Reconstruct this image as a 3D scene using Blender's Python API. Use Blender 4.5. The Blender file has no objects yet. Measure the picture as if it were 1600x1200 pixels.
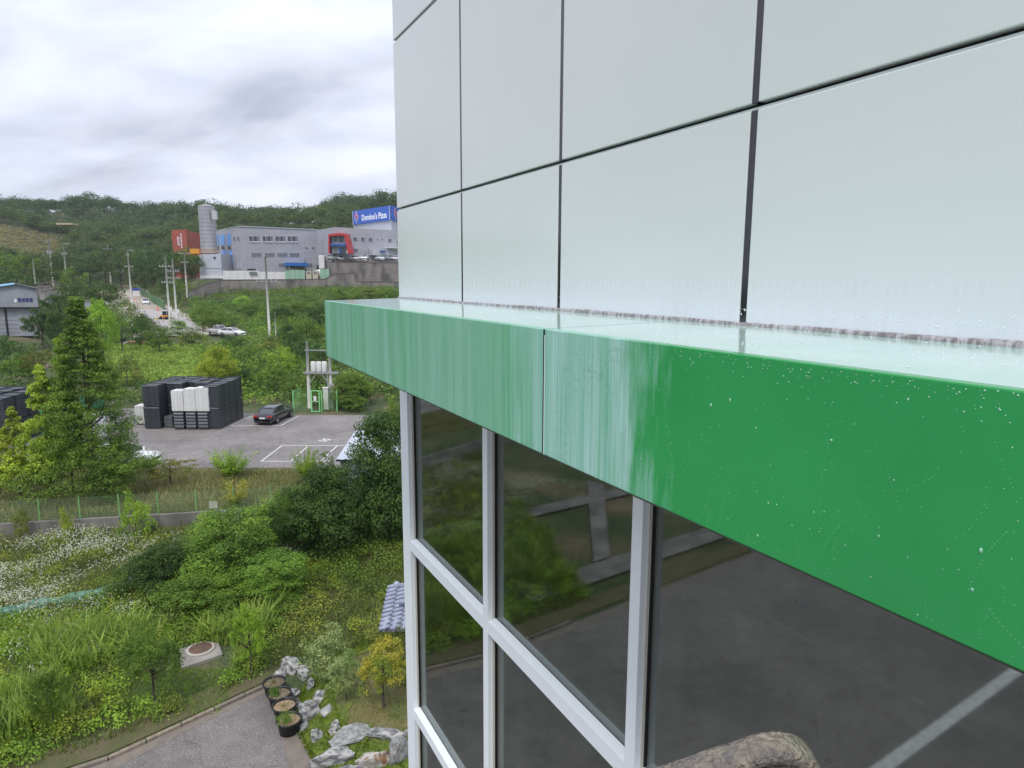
import bpy, math, random
import numpy as np
from math import radians, sin, cos, tan, atan, pi
from mathutils import Vector, Matrix
rng = np.random.default_rng(7); random.seed(7)
S = bpy.context.scene; COL = S.collection
# ------------------------------------------------------------------ camera, sky, sun, exposure
F = 1030.0; PITCH = 0.15655; ROLL = 0.0030; CAMZ = 13.0
cam = bpy.data.cameras.new('camera'); co = bpy.data.objects.new('camera', cam); COL.objects.link(co)
cam.sensor_width = 36; cam.lens = F/1600*36; cam.clip_start = 0.05; cam.clip_end = 6000
fw = Vector((0, cos(PITCH), -sin(PITCH))); rt = Vector((1, 0, 0)); up = rt.cross(fw)
rt2 = rt*cos(ROLL)+up*sin(ROLL); up2 = rt2.cross(fw)
M = Matrix((rt2, up2, -fw)).transposed().to_4x4(); M.translation = (0, 0, CAMZ)
co.matrix_world = M; S.camera = co
S.view_settings.view_transform = 'Standard'; S.view_settings.look = 'None'
S.view_settings.exposure = 0.35; S.view_settings.gamma = 1.0; S.view_settings.use_curve_mapping = False
S.render.engine = 'CYCLES'
S.cycles.max_bounces = 6; S.cycles.diffuse_bounces = 3; S.cycles.glossy_bounces = 4; S.cycles.transparent_max_bounces = 8
S.cycles.transmission_bounces = 4

SUN_EL, SUN_AZ = radians(58), radians(190)      # azimuth clockwise from +Y
W = bpy.data.worlds.new('World'); S.world = W; W.use_nodes = True
nt = W.node_tree; nt.nodes.clear()
def wn(t, **k):
    n = nt.nodes.new(t)
    for a, v in k.items(): setattr(n, a, v)
    return n
def mathn(t, op, a, b=None, c=None, clamp=False):
    n = t.nodes.new('ShaderNodeMath'); n.operation = op; n.use_clamp = clamp
    for i, v in enumerate((a, b, c)):
        if v is None: continue
        if isinstance(v, (int, float)): n.inputs[i].default_value = v
        else: t.links.new(v, n.inputs[i])
    return n.outputs[0]
out = wn('ShaderNodeOutputWorld'); bg = wn('ShaderNodeBackground'); bg2 = wn('ShaderNodeBackground'); mx = wn('ShaderNodeMixShader')
sky = wn('ShaderNodeTexSky'); sky.sky_type = 'NISHITA'; sky.sun_disc = False; sky.sun_elevation = SUN_EL; sky.sun_rotation = SUN_AZ
sky.dust_density = 2.0; bg.inputs[1].default_value = 0.12; nt.links.new(sky.outputs[0], bg.inputs[0])
tc = wn('ShaderNodeTexCoord'); sep = wn('ShaderNodeSeparateXYZ'); nt.links.new(tc.outputs['Generated'], sep.inputs[0])
zz = mathn(nt, 'ADD', mathn(nt, 'ABSOLUTE', sep.outputs[2]), 0.34)
cmb = wn('ShaderNodeCombineXYZ')
nt.links.new(mathn(nt, 'DIVIDE', sep.outputs[0], zz), cmb.inputs[0]); nt.links.new(mathn(nt, 'DIVIDE', sep.outputs[1], zz), cmb.inputs[1])
def cnoise(scale, detail, off, dist=0.4):
    mp = wn('ShaderNodeMapping'); mp.inputs['Location'].default_value = off; mp.inputs['Rotation'].default_value = (0, 0, 0.5)
    mp.inputs['Scale'].default_value = (0.75, 1.25, 1)
    nt.links.new(cmb.outputs[0], mp.inputs[0])
    n = wn('ShaderNodeTexNoise'); n.inputs['Scale'].default_value = scale; n.inputs['Detail'].default_value = detail
    n.inputs['Roughness'].default_value = 0.5; n.inputs['Distortion'].default_value = dist
    nt.links.new(mp.outputs[0], n.inputs['Vector']); return n.outputs[0]
def ramp(t, fac, stops, interp='LINEAR'):
    r = t.nodes.new('ShaderNodeValToRGB'); r.color_ramp.interpolation = interp
    e = r.color_ramp.elements
    while len(e) < len(stops): e.new(0.5)
    for x, (p, c) in zip(e, stops):
        x.position = p; x.color = (*c, 1) if len(c) == 3 else c
    t.links.new(fac, r.inputs[0]); return r.outputs[0]
cl = ramp(nt, cnoise(2.3, 5, (4.6, 2.2, 0), .3), [(0.32, (.42,.455,.565)), (0.43, (.57,.60,.71)), (0.53, (.66,.70,.83)), (0.66, (.78,.81,.92))])
cl2 = ramp(nt, cnoise(6.2, 3, (9.3, 4.2, 2), .3), [(0.3, (.93,.935,.95)), (0.55, (1,1,1)), (0.75, (1.05,1.045,1.03))])
mc = wn('ShaderNodeMix', data_type='RGBA', blend_type='MULTIPLY'); mc.inputs[0].default_value = 1
nt.links.new(cl, mc.inputs[6]); nt.links.new(cl2, mc.inputs[7])
gz = mathn(nt, 'MULTIPLY_ADD', mathn(nt, 'MAXIMUM', sep.outputs[2], 0), 0.50, 0.91)
nt.links.new(mc.outputs[2], bg2.inputs[0]); nt.links.new(gz, bg2.inputs[1])
gap = ramp(nt, cnoise(1.1, 4, (5.5, 8.2, 4)), [(0.56, (1, 1, 1)), (0.74, (.5, .5, .5))])
nt.links.new(gap, mx.inputs[0]); nt.links.new(bg.outputs[0], mx.inputs[1]); nt.links.new(bg2.outputs[0], mx.inputs[2])
nt.links.new(mx.outputs[0], out.inputs[0])
sl = bpy.data.lights.new('sun', 'SUN'); sl.energy = 1.5; sl.angle = radians(14); sl.color = (1, .965, .91)
so = bpy.data.objects.new('sun', sl); COL.objects.link(so)
sd = Vector((sin(SUN_AZ)*cos(SUN_EL), cos(SUN_AZ)*cos(SUN_EL), sin(SUN_EL)))
so.rotation_euler = sd.to_track_quat('Z', 'Y').to_euler(); so.location = (0, 0, 60)

# ------------------------------------------------------------------ geometry of the place
def rr(py): return tan(PITCH+atan((py-600)/F))          # fall per metre of forward distance
def xat(px, Y, z):                                        # x of the point seen at column px, forward distance Y, height z
    return (px-800)/F*(Y*cos(PITCH)+(CAMZ-z)*sin(PITCH))
def zat(py, Y): return CAMZ-Y*rr(py)
def P(px, py, Y):
    z = zat(py, Y); return Vector((xat(px, Y, z), Y, z))
PROF = {
 0:   [(-60,-.8),(23,-.8),(33,-.75),(34,.2),(43,.05),(66,0),(80,.6),(115,3.8),(150,6),(200,9.5),(260,17),(340,35),(470,57),(560,60),(700,50)],
 130: [(-60,-.8),(23,-.8),(33.6,-.75),(34.4,.2),(43,.05),(66,0),(80,.4),(110,1.9),(150,5),(215,8),(250,12),(300,20),(350,34),(395,34),(470,62),(560,64),(700,50)],
 230: [(-60,-.8),(23,-.8),(34.2,-.7),(35,.2),(43,.05),(66,0),(80,.3),(110,1.6),(135,4.3),(180,5.7),(215,7.4),(240,10),(300,21),(350,34),(395,36),(470,55),(560,57),(700,50)],
 320: [(-60,-.8),(23,-.8),(34.8,-.6),(35.6,.2),(43,.05),(66,0),(80,.4),(110,1.7),(135,3.4),(160,5),(190,7),(196,9.5),(200,12.9),(262,13.4),(300,24),(350,36),(450,52),(520,56),(700,50)],
 480: [(-60,-.8),(23,-.8),(35.8,-.4),(36.6,.2),(43,.05),(66,0),(80,.8),(110,2.2),(140,4),(185,8.2),(196,9.6),(200,12.9),(262,13.4),(290,22),(350,38),(420,47),(520,53),(700,48)],
 540: [(-60,-.8),(23,-.8),(36.4,-.3),(37.4,.2),(43,.05),(66,0),(80,1.2),(110,2.6),(140,4.5),(185,9),(192,9.6),(200.1,10),(204,18.4),(275,18.8),(300,26),(350,40),(420,54),(520,62),(700,60)],
 700: [(-60,-.8),(23,-.8),(37.0,-.3),(38,.2),(43,.05),(66,0),(80,1.5),(110,2.8),(140,5),(185,9),(192,9.6),(200.1,10),(204,18.4),(275,18.8),(300,27),(350,42),(420,57),(520,64),(700,60)]}
PK = sorted(PROF)
def terr(x, y):
    x = np.asarray(x, float); y = np.asarray(y, float)
    Yc = np.clip(y, -60, 700); px = 800+F*x/np.maximum(Yc*0.988+1.6, 8)
    vals = np.stack([np.interp(Yc, [a for a, b in PROF[k]], [b for a, b in PROF[k]]) for k in PK])
    k = np.clip(np.interp(px, PK, range(len(PK))), 0, len(PK)-1); i = np.minimum(k.astype(int), len(PK)-2); f = k-i; f = f*f*(3-2*f)
    v0 = np.take_along_axis(vals.reshape(len(PK), -1), i.reshape(1, -1), 0)[0]; v1 = np.take_along_axis(vals.reshape(len(PK), -1), (i+1).reshape(1, -1), 0)[0]
    z = v0*(1-f.ravel())+v1*f.ravel(); z = z.reshape(x.shape)
    amp = np.interp(Yc, [70, 110, 230, 330, 520], [0, .25, .4, 2.2, 3.0])
    z = z+amp*(np.sin(x*.045+1)*np.cos(y*.05+.7)+.5*np.sin(x*.11+y*.07))
    z = z+mound(x, y)
    return z
def mound(x, y):      # garden bed beside the building
    d = np.hypot((x+2.6)/4.4, (y-20.5)/4.6); return .7*np.clip(1.0-d, 0, .45)/.45
def tz(x, y): return float(terr(np.array([x]), np.array([y]))[0])
def onT(px, py, y0=8, y1=600):                            # where the sight line of a pixel meets the ground
    r = rr(py); Y = y0
    while Y < y1:
        z = CAMZ-Y*r; x = xat(px, Y, z)
        if z <= tz(x, Y): return Vector((x, Y, tz(x, Y)))
        Y += 0.1 if Y < 70 else .5
    return Vector((xat(px, y1, zat(py, y1)), y1, zat(py, y1)))

# ------------------------------------------------------------------ object helpers
def tag(o, label=None, cat=None, group=None, kind=None):
    if label: o['label'] = label
    if cat: o['category'] = cat
    if group: o['group'] = group
    if kind: o['kind'] = kind
    return o
def T(name, label, cat, loc=(0, 0, 0), group=None, rz=0):
    o = bpy.data.objects.new(name, None); COL.objects.link(o); o.location = loc; o.rotation_euler = (0, 0, rz)
    o.empty_display_size = .2
    return tag(o, label, cat, group)
class MB:
    def __init__(s): s.v = []; s.f = []; s.m = []
    def add(s, vs, fs, mi=0):
        b = len(s.v); s.v += [tuple(v) for v in vs]; s.f += [tuple(i+b for i in f) for f in fs]; s.m += [mi]*len(fs); return s
    def box(s, x0, x1, y0, y1, z0, z1, mi=0):
        return s.add([(x0,y0,z0),(x1,y0,z0),(x1,y1,z0),(x0,y1,z0),(x0,y0,z1),(x1,y0,z1),(x1,y1,z1),(x0,y1,z1)],
                     [(0,3,2,1),(4,5,6,7),(0,1,5,4),(1,2,6,5),(2,3,7,6),(3,0,4,7)], mi)
    def obox(s, A, B, w, z0, z1, off=0, mi=0):            # box along A->B (xy), thickness w
        A = Vector(A[:2]); B = Vector(B[:2]); d = (B-A).normalized(); n = Vector((d.y, -d.x)); a = n*(off-w/2); b = n*(off+w/2)
        q = [A+a, B+a, B+b, A+b]
        return s.add([(p.x,p.y,z0) for p in q]+[(p.x,p.y,z1) for p in q], [(0,1,2,3),(4,7,6,5),(0,4,5,1),(1,5,6,2),(2,6,7,3),(3,7,4,0)], mi)
    def prism(s, pts, z0, z1, mi=0):
        n = len(pts); zt = z1 if hasattr(z1, '__len__') else [z1]*n; zb = z0 if hasattr(z0, '__len__') else [z0]*n
        return s.add([(p[0],p[1],zb[i]) for i, p in enumerate(pts)]+[(p[0],p[1],zt[i]) for i, p in enumerate(pts)],
            [tuple(range(n))[::-1], tuple(range(n, 2*n))]+[(i,(i+1)%n,n+(i+1)%n,n+i) for i in range(n)], mi)
    def tube(s, pts, r, n=8, cap=True, mi=0):
        pts = [Vector(p) for p in pts]; rs = r if hasattr(r, '__len__') else [r]*len(pts); vs = []; fs = []
        for i, p in enumerate(pts):
            d = (pts[min(i+1, len(pts)-1)]-pts[max(i-1, 0)]).normalized()
            a = d.cross(Vector((0, 0, 1)) if abs(d.z) < .9 else Vector((1, 0, 0))).normalized(); b = d.cross(a)
            vs += [p+(a*cos(2*pi*k/n)+b*sin(2*pi*k/n))*rs[i] for k in range(n)]
        for i in range(len(pts)-1):
            for k in range(n): fs.append((i*n+k, i*n+(k+1)%n, (i+1)*n+(k+1)%n, (i+1)*n+k))
        if cap: fs += [tuple(range(n)), tuple(range((len(pts)-1)*n, len(pts)*n))[::-1]]
        return s.add(vs, fs, mi)
    def lathe(s, c, prof, n=20, mi=0):
        vs = []; fs = []
        for (r, z) in prof: vs += [(c[0]+r*cos(2*pi*k/n), c[1]+r*sin(2*pi*k/n), c[2]+z) for k in range(n)]
        for i in range(len(prof)-1):
            for k in range(n): fs.append((i*n+k, i*n+(k+1)%n, (i+1)*n+(k+1)%n, (i+1)*n+k))
        return s.add(vs, fs, mi)
    def build(s, name, mat, parent=None, smooth=False, bevel=0, **tg):
        v = np.array(s.v, float)
        off = np.zeros(3) if parent is None else np.array(parent_origin(parent))
        c = (v.min(0)+v.max(0))/2; c[2] = v[:, 2].min()
        me = bpy.data.meshes.new(name); me.from_pydata([tuple(p) for p in (v-c)], [], s.f)
        for m in (mat if isinstance(mat, (list, tuple)) else [mat]): me.materials.append(m)
        if any(s.m): me.polygons.foreach_set('material_index', s.m)
        if smooth: me.polygons.foreach_set('use_smooth', [True]*len(s.f))
        o = bpy.data.objects.new(name, me); COL.objects.link(o); o.location = c-off
        if parent is not None: o.parent = parent
        ORIG[o.name] = tuple(c)
        if bevel:
            md = o.modifiers.new('bevel', 'BEVEL'); md.width = bevel; md.segments = 2; md.limit_method = 'ANGLE'
        me.update(); return tag(o, **tg)
ORIG = {}
def parent_origin(p):
    if p.name in ORIG: return ORIG[p.name]
    l = Vector(p.location)
    if p.parent: l += Vector(parent_origin(p.parent))
    return tuple(l)
def copy_tree(o, parent=None):
    c = o.copy(); COL.objects.link(c); c.parent = parent
    for ch in list(o.children): copy_tree(ch, c)
    return c
def link_mesh(name, me, parent=None, loc=(0, 0, 0), rz=0, sc=(1, 1, 1), **tg):
    o = bpy.data.objects.new(name, me); COL.objects.link(o); o.parent = parent; o.location = loc; o.rotation_euler = (0, 0, rz); o.scale = sc
    return tag(o, **tg)

# ------------------------------------------------------------------ materials
MATS = {}
def mat(name, c, rough=.6, c2=None, scale=4, detail=4, bump=0, bscale=None, metal=0, spec=.5, coat=0, stretch=None, lo=.35, hi=.65, trans=0, island=0, world=False):
    if name in MATS: return MATS[name]
    m = bpy.data.materials.new(name); m.use_nodes = True; t = m.node_tree; b = t.nodes['Principled BSDF']
    b.inputs['Roughness'].default_value = rough; b.inputs['Metallic'].default_value = metal; b.inputs['Specular IOR Level'].default_value = spec
    b.inputs['Coat Weight'].default_value = coat; b.inputs['Coat Roughness'].default_value = .08
    b.inputs['Base Color'].default_value = (*c, 1)
    if world: vec = t.nodes.new('ShaderNodeNewGeometry').outputs['Position']
    else: vec = t.nodes.new('ShaderNodeTexCoord').outputs['Object']
    if stretch:
        mp = t.nodes.new('ShaderNodeMapping'); mp.inputs['Scale'].default_value = stretch; t.links.new(vec, mp.inputs[0]); vec = mp.outputs[0]
    col = None
    if c2:
        n = t.nodes.new('ShaderNodeTexNoise'); n.inputs['Scale'].default_value = scale; n.inputs['Detail'].default_value = detail; t.links.new(vec, n.inputs['Vector'])
        col = ramp(t, n.outputs[0], [(lo, c), (hi, c2)])
    if island:
        g = t.nodes.new('ShaderNodeNewGeometry'); oi = t.nodes.new('ShaderNodeObjectInfo')
        v = mathn(t, 'ADD', mathn(t, 'MULTIPLY_ADD', g.outputs['Random Per Island'], island, 1-island/2), mathn(t, 'MULTIPLY_ADD', oi.outputs['Random'], .22, -.11))
        hs = t.nodes.new('ShaderNodeHueSaturation'); t.links.new(v, hs.inputs['Value'])
        t.links.new(mathn(t, 'MULTIPLY_ADD', oi.outputs['Random'], .018, .491), hs.inputs['Hue'])
        if col is not None: t.links.new(col, hs.inputs['Color'])
        else: hs.inputs['Color'].default_value = (*c, 1)
        col = hs.outputs[0]
    if col is not None: t.links.new(col, b.inputs['Base Color'])
    if bump:
        n2 = t.nodes.new('ShaderNodeTexNoise'); n2.inputs['Scale'].default_value = bscale or scale*6; n2.inputs['Detail'].default_value = 5; t.links.new(vec, n2.inputs['Vector'])
        bp = t.nodes.new('ShaderNodeBump'); bp.inputs['Strength'].default_value = min(1, bump); bp.inputs['Distance'].default_value = .02; t.links.new(n2.outputs[0], bp.inputs['Height']); t.links.new(bp.outputs[0], b.inputs['Normal'])
    if trans:
        tr = t.nodes.new('ShaderNodeBsdfTranslucent'); ms = t.nodes.new('ShaderNodeMixShader'); ms.inputs[0].default_value = trans
        if col is not None: t.links.new(col, tr.inputs[0])
        else: tr.inputs[0].default_value = (*c, 1)
        o = t.nodes['Material Output']; t.links.new(b.outputs[0], ms.inputs[1]); t.links.new(tr.outputs[0], ms.inputs[2]); t.links.new(ms.outputs[0], o.inputs[0])
    MATS[name] = m; return m
def leafmat(name, c, c2=None, scale=.35, island=.5):
    K = (2.4, 2.0, 1.45) if c[0] < c[1]*.8 else (1.55, 1.6, 1.35); c2 = tuple(x*k for x, k in zip(c2 or tuple(x*.6 for x in c), K)); c = tuple(min(.8, x*k) for x, k in zip(c, K))
    return mat(name, c, .55, c2, scale=scale, detail=3, spec=.25, trans=.38, island=island, world=True)
L_hill = leafmat('leaf_hill', (.044,.082,.030), (.020,.042,.018), .11, .2)
L_hill2 = leafmat('leaf_hill_pale', (.060,.106,.034), (.022,.048,.018), .11, .2)
L_dark = leafmat('leaf_dark', (.046,.098,.028), (.022,.056,.018), .8, .7)
L_mid = leafmat('leaf_mid', (.085,.165,.032), (.045,.098,.022), .5, .6)
L_bright = leafmat('leaf_bright', (.155,.275,.040), (.085,.175,.030), .6, .6)
L_cone = leafmat('leaf_conifer', (.092,.185,.034), (.044,.100,.024), .7, .6)
L_leaf = leafmat('leaf_shrub', (.100,.190,.034), (.05,.11,.024), .6, .6)
L_lime = leafmat('leaf_lime', (.20,.29,.042), (.115,.19,.032), .6, .6)
L_weed = leafmat('leaf_weed', (.12,.165,.045), (.055,.09,.028), .7, .8)
L_dry = leafmat('leaf_dry', (.26,.22,.11), (.13,.13,.055), .5, .7)
L_yel = leafmat('leaf_yellow', (.40,.33,.05), (.16,.22,.04), 1.2, .6)
L_pale = leafmat('leaf_variegated', (.31,.33,.16), (.12,.17,.06), 2.5, .8)
L_red = leafmat('leaf_reddish', (.22,.16,.035), (.09,.13,.03), .8, .7)
M_flower = mat('flower_white', (.62,.64,.50), .7, trans=.25)
M_bark = mat('bark', (.09,.07,.055), .9, (.05,.04,.032), scale=8, bump=.6)
M_barkl = mat('bark_light', (.16,.14,.11), .9, (.09,.08,.06), scale=10, bump=.5)
def ground_mat():
    m = bpy.data.materials.new('ground'); m.use_nodes = True; t = m.node_tree; b = t.nodes['Principled BSDF']; b.inputs['Roughness'].default_value = .95
    g = t.nodes.new('ShaderNodeNewGeometry').outputs['Position']
    def nz(s, d=5):
        n = t.nodes.new('ShaderNodeTexNoise'); n.inputs['Scale'].default_value = s; n.inputs['Detail'].default_value = d; t.links.new(g, n.inputs['Vector']); return n.outputs[0]
    a = ramp(t, nz(.25), [(.35, (.055,.08,.025)), (.5, (.09,.115,.04)), (.62, (.17,.14,.075)), (.75, (.24,.19,.12))])
    b2 = ramp(t, nz(9), [(.3, (.45,.45,.45)), (.7, (1.2,1.2,1.2))])
    x = t.nodes.new('ShaderNodeMix'); x.data_type = 'RGBA'; x.blend_type = 'MULTIPLY'; x.inputs[0].default_value = 1; t.links.new(a, x.inputs[6]); t.links.new(b2, x.inputs[7])
    t.links.new(x.outputs[2], b.inputs['Base Color'])
    bp = t.nodes.new('ShaderNodeBump'); bp.inputs['Strength'].default_value = .7; bp.inputs['Distance'].default_value = .05; t.links.new(nz(14), bp.inputs['Height']); t.links.new(bp.outputs[0], b.inputs['Normal'])
    return m
def asphalt(name, base, patch, stain=(.5,.42,.33), st=.0):
    m = bpy.data.materials.new(name); m.use_nodes = True; t = m.node_tree; b = t.nodes['Principled BSDF']; b.inputs['Roughness'].default_value = .8
    g = t.nodes.new('ShaderNodeNewGeometry').outputs['Position']
    def nz(s, d=5, rough=.6):
        n = t.nodes.new('ShaderNodeTexNoise'); n.inputs['Scale'].default_value = s; n.inputs['Detail'].default_value = d; n.inputs['Roughness'].default_value = rough; t.links.new(g, n.inputs['Vector']); return n.outputs[0]
    a = ramp(t, nz(.22, 6), [(.3, patch), (.5, base), (.7, tuple(v*1.22 for v in base))])
    sp = ramp(t, nz(28, 3, .8), [(.38, (.72,.72,.72)), (.54, (1,1,1)), (.63, (2.0,1.95,1.9))])
    bl = ramp(t, nz(1.7, 6, .7), [(.35, (.85,.85,.85)), (.65, (1.15,1.14,1.12))])
    cur = a
    for l in (sp, bl):
        x = t.nodes.new('ShaderNodeMix'); x.data_type = 'RGBA'; x.blend_type = 'MULTIPLY'; x.inputs[0].default_value = 1; t.links.new(cur, x.inputs[6]); t.links.new(l, x.inputs[7]); cur = x.outputs[2]
    vo = t.nodes.new('ShaderNodeTexVoronoi'); vo.feature = 'DISTANCE_TO_EDGE'; vo.inputs['Scale'].default_value = .22
    nn = t.nodes.new('ShaderNodeTexNoise'); nn.inputs['Scale'].default_value = 1.1; nn.inputs['Detail'].default_value = 4; t.links.new(g, nn.inputs['Vector'])
    va = t.nodes.new('ShaderNodeVectorMath'); va.operation = 'ADD'; t.links.new(g, va.inputs[0]); t.links.new(nn.outputs['Color'], va.inputs[1]); t.links.new(va.outputs[0], vo.inputs['Vector'])
    cr = ramp(t, vo.outputs['Distance'], [(0, (.55,.55,.55)), (.006, (1,1,1))])
    x = t.nodes.new('ShaderNodeMix'); x.data_type = 'RGBA'; x.blend_type = 'MULTIPLY'; x.inputs[0].default_value = .8; t.links.new(cur, x.inputs[6]); t.links.new(cr, x.inputs[7]); cur = x.outputs[2]
    t.links.new(cur, b.inputs['Base Color'])
    bp = t.nodes.new('ShaderNodeBump'); bp.inputs['Strength'].default_value = .4; bp.inputs['Distance'].default_value = .006; t.links.new(nz(45, 2), bp.inputs['Height']); t.links.new(bp.outputs[0], b.inputs['Normal'])
    return m
M_yard = asphalt('yard_asphalt', (.175,.160,.150), (.125,.117,.112)); M_lot = asphalt('lot_asphalt', (.205,.190,.182), (.145,.135,.130))
M_road = asphalt('road_asphalt', (.36,.34,.33), (.30,.29,.28))
M_dirt = mat('sandy_edge', (.235,.195,.155), .95, (.165,.145,.125), scale=2.5, bump=.3, world=True)
M_conc = mat('concrete', (.33,.31,.28), .9, (.22,.205,.185), scale=1.2, detail=8, bump=.3, world=True)
M_concd = mat('concrete_old', (.25,.235,.215), .9, (.12,.115,.105), scale=.7, detail=9, bump=.4, world=True, stretch=(1,1,.35))
M_line = mat('line_paint', (.72,.72,.70), .7, (.5,.5,.48), scale=6, world=True)

# ------------------------------------------------------------------ terrain
def build_ground():
    ys = np.concatenate([np.arange(-60, 12, 6), np.arange(12, 60, .5), np.arange(60, 120, 2), np.arange(120, 300, 4), np.arange(300, 720, 12)])
    us = np.concatenate([np.linspace(-1.9, -.95, 20), np.linspace(-.94, .3, 150), np.linspace(.35, 1.6, 20)])
    v = []; 
    for y in ys:
        k = max(y*.988+1.6, 28); xs = us*k*1.0
        zs = terr(xs, np.full_like(xs, y)); v.append(np.stack([xs, np.full_like(xs, y), zs], 1))
    nu = len(us); v = np.concatenate(v); f = [(j*nu+i, j*nu+i+1, (j+1)*nu+i+1, (j+1)*nu+i) for j in range(len(ys)-1) for i in range(nu-1)]
    me = bpy.data.meshes.new('ground'); me.from_pydata(v.tolist(), [], f); me.materials.append(ground_mat()); me.polygons.foreach_set('use_smooth', [True]*len(f))
    o = bpy.data.objects.new('ground', me); COL.objects.link(o); tag(o, kind='structure')
build_ground()
MB().box(-2500, 2500, -2500, 3500, -12, -11).build('plain', mat('plain', (.05,.075,.03), .95), kind='structure')
def sheet(name, pts, z, m, sub=None, kind='structure', parent=None):
    me = MB(); me.prism(pts, z-.03, z); return me.build(name, m, parent, kind=kind)
UV = Vector((sin(-.489505), cos(-.489505), 0)); NV = Vector((UV.y, -UV.x, 0)); D = 1.70
def Wp(s, d, z): return Vector(UV*s+NV*d+Vector((0, 0, CAMZ+z)))
# yard
yard = [(-8.15,20.85),(-11.63,17.13),(-15,15),(-25,11.3),(-38,6.5),(-38,-40),(10,-40),(14,-4),(0.4,8),(-2.5,13.9),(-5.3,16.4),(-6.4,18.2),(-7.0,20.0)]
sheet('yard', yard, -.78, M_yard)
dirt = [(-8.2,20.8),(-11.7,17.05),(-15,14.9),(-25,11.2),(-38,6.4),(-38,6.1),(-25,10.9),(-14.85,14.55),(-11.4,16.7),(-9.75,18.75),(-8.4,20.25),(-7.8,20.5)]
sheet('dirt_strip', dirt, -.772, M_dirt)
sheet('sand_strip', [(-5.35,16.35),(-6.4,18.2),(-6.9,19.0),(-7.0,18.3),(-6.5,17.2),(-5.9,16.3),(-5.2,15.2),(-4.2,14.2),(-2.6,13.2),(-2.5,14.0),(-4.6,15.6)], -.766, M_dirt)
kb = T('kerb', 'low sandy concrete kerb along the far edge of the grey yard', 'kerb', (-11.6,17.2,-.8))
for a, b in zip(yard[:4], yard[1:5]):
    n = max(1, int((Vector(b)-Vector(a)).length/1.0))
    for i in range(n):
        p = Vector(a).lerp(Vector(b), i/n+.004); q = Vector(a).lerp(Vector(b), (i+1)/n-.004)
        if p.x < -19: continue
        MB().obox(p, q, .12, -.9, -.68+random.uniform(-.006,.006), off=.07).build('kerb_stone', M_dirt if random.random() < .3 else mat('kerb_stone', (.33,.27,.20), .9, (.20,.165,.13), scale=6, bump=.4, world=True), kb, bevel=.012)
vg = [(-38,6.75),(-25,11.55),(-15.1,15.3),(-11.85,17.4),(-8.4,21.1),(-7.2,21.9),(-8.6,22.2),(-12.6,18.3),(-15.6,16.1),(-25.4,12.4),(-38,7.7)]
sheet('verge', vg, -.765, mat('verge_soil', (.13,.105,.06), .95, (.09,.10,.035), scale=2.2, detail=6, bump=.5, world=True))
def bed():
    vs = []; n, m = 40, 12
    for j in range(m+1):
        q = j/m*.985
        for i in range(n):
            a = 2*pi*i/n; x = -2.6+cos(a)*q*4.4; y = 20.5+sin(a)*q*4.6; vs.append((x, y, tz(x, y)+.02))
    MB().add(vs, [(j*n+i, j*n+(i+1)%n, (j+1)*n+(i+1)%n, (j+1)*n+i) for j in range(m) for i in range(n)]).build('garden_bed', mat('bed_grass', (.20,.165,.075), .95, (.10,.12,.035), scale=1.3, detail=7, bump=.6, world=True), kind='structure', smooth=True)
bed()
def moss_bed():
    vs = []; n, m = 46, 8
    for j in range(m+1):
        q = .70+.285*j/m
        for i in range(n+1):
            a = 2.15+2.95*i/n; qq = q-(.05*sin(i*1.1)+.03*sin(i*2.7))*(1-j/m); x = -2.6+cos(a)*qq*4.4; y = 20.5+sin(a)*qq*4.6; vs.append((x, y, tz(x, y)+.045+.03*sin(i*2.1)*sin(j*1.9)))
    MB().add(vs, [(j*(n+1)+i, j*(n+1)+i+1, (j+1)*(n+1)+i+1, (j+1)*(n+1)+i) for j in range(m) for i in range(n)]).build('moss_bed', mat('moss_ground', (.085,.13,.02), .95, (.15,.19,.03), scale=5, detail=8, bump=1, world=True), kind='structure', smooth=True)
moss_bed()
# walk strips left of the yard (seen mirrored in the glazing)
wk = sheet('walkway', [(-19.5,15.6),(-36,9.2),(-36.5,10.6),(-20,17.0)], -.66, M_concd)
sheet('walkway', [(-24.6,15.4),(-25.6,15.0),(-36.2,20.6),(-36.2,21.8)], -.655, M_concd)
sheet('walkway', [(-24,23),(-40,16.2),(-40,17.6),(-24,24.4)], -.65, M_concd)
MB().obox((-15.2,3.0), (-27,-2.1), .38, -.76, -.772+.004).build('yard_line', M_line, kind='structure')
# parking lot + lines
lotp = [(-75,43.8),(-12.6,44.4),(-8,42),(-6.6,52),(-4.0,66),(-6,66.4),(-9.5,63.8),(-14.5,62.4),(-20,62.4),(-24,63.0),(-45,66.5),(-75,66.5)]
sheet('parking_lot', lotp, .06, M_lot)
lines = MB()
def pl(a, b, w=.11): lines.obox(a, b, w, .055, .0645)
pl((-18.08,45.97),(-13.2,46.02)); pl((-18.16,50.55),(-13.2,50.6))
for xa, xb in ((-18.03,-18.11),(-15.95,-15.99),(-13.8,-13.75)): pl((xa,46.02),(xb,50.5))
pl((-25.2,57.62),(-20.6,57.7)); 
for xa in (-25.15,-22.9,-20.7): pl((xa,57.7),(xa+.25,61.9))
lines.build('parking_lines', M_line, kind='structure')
sheet('path', [(-9.6,63.6),(-4,66),(0.5,80),(4,100),(-1,103),(-4.5,82),(-8.5,69)], .07, mat('path_concrete', (.36,.33,.29), .9, (.27,.24,.2), scale=.8, world=True, bump=.2))
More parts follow.
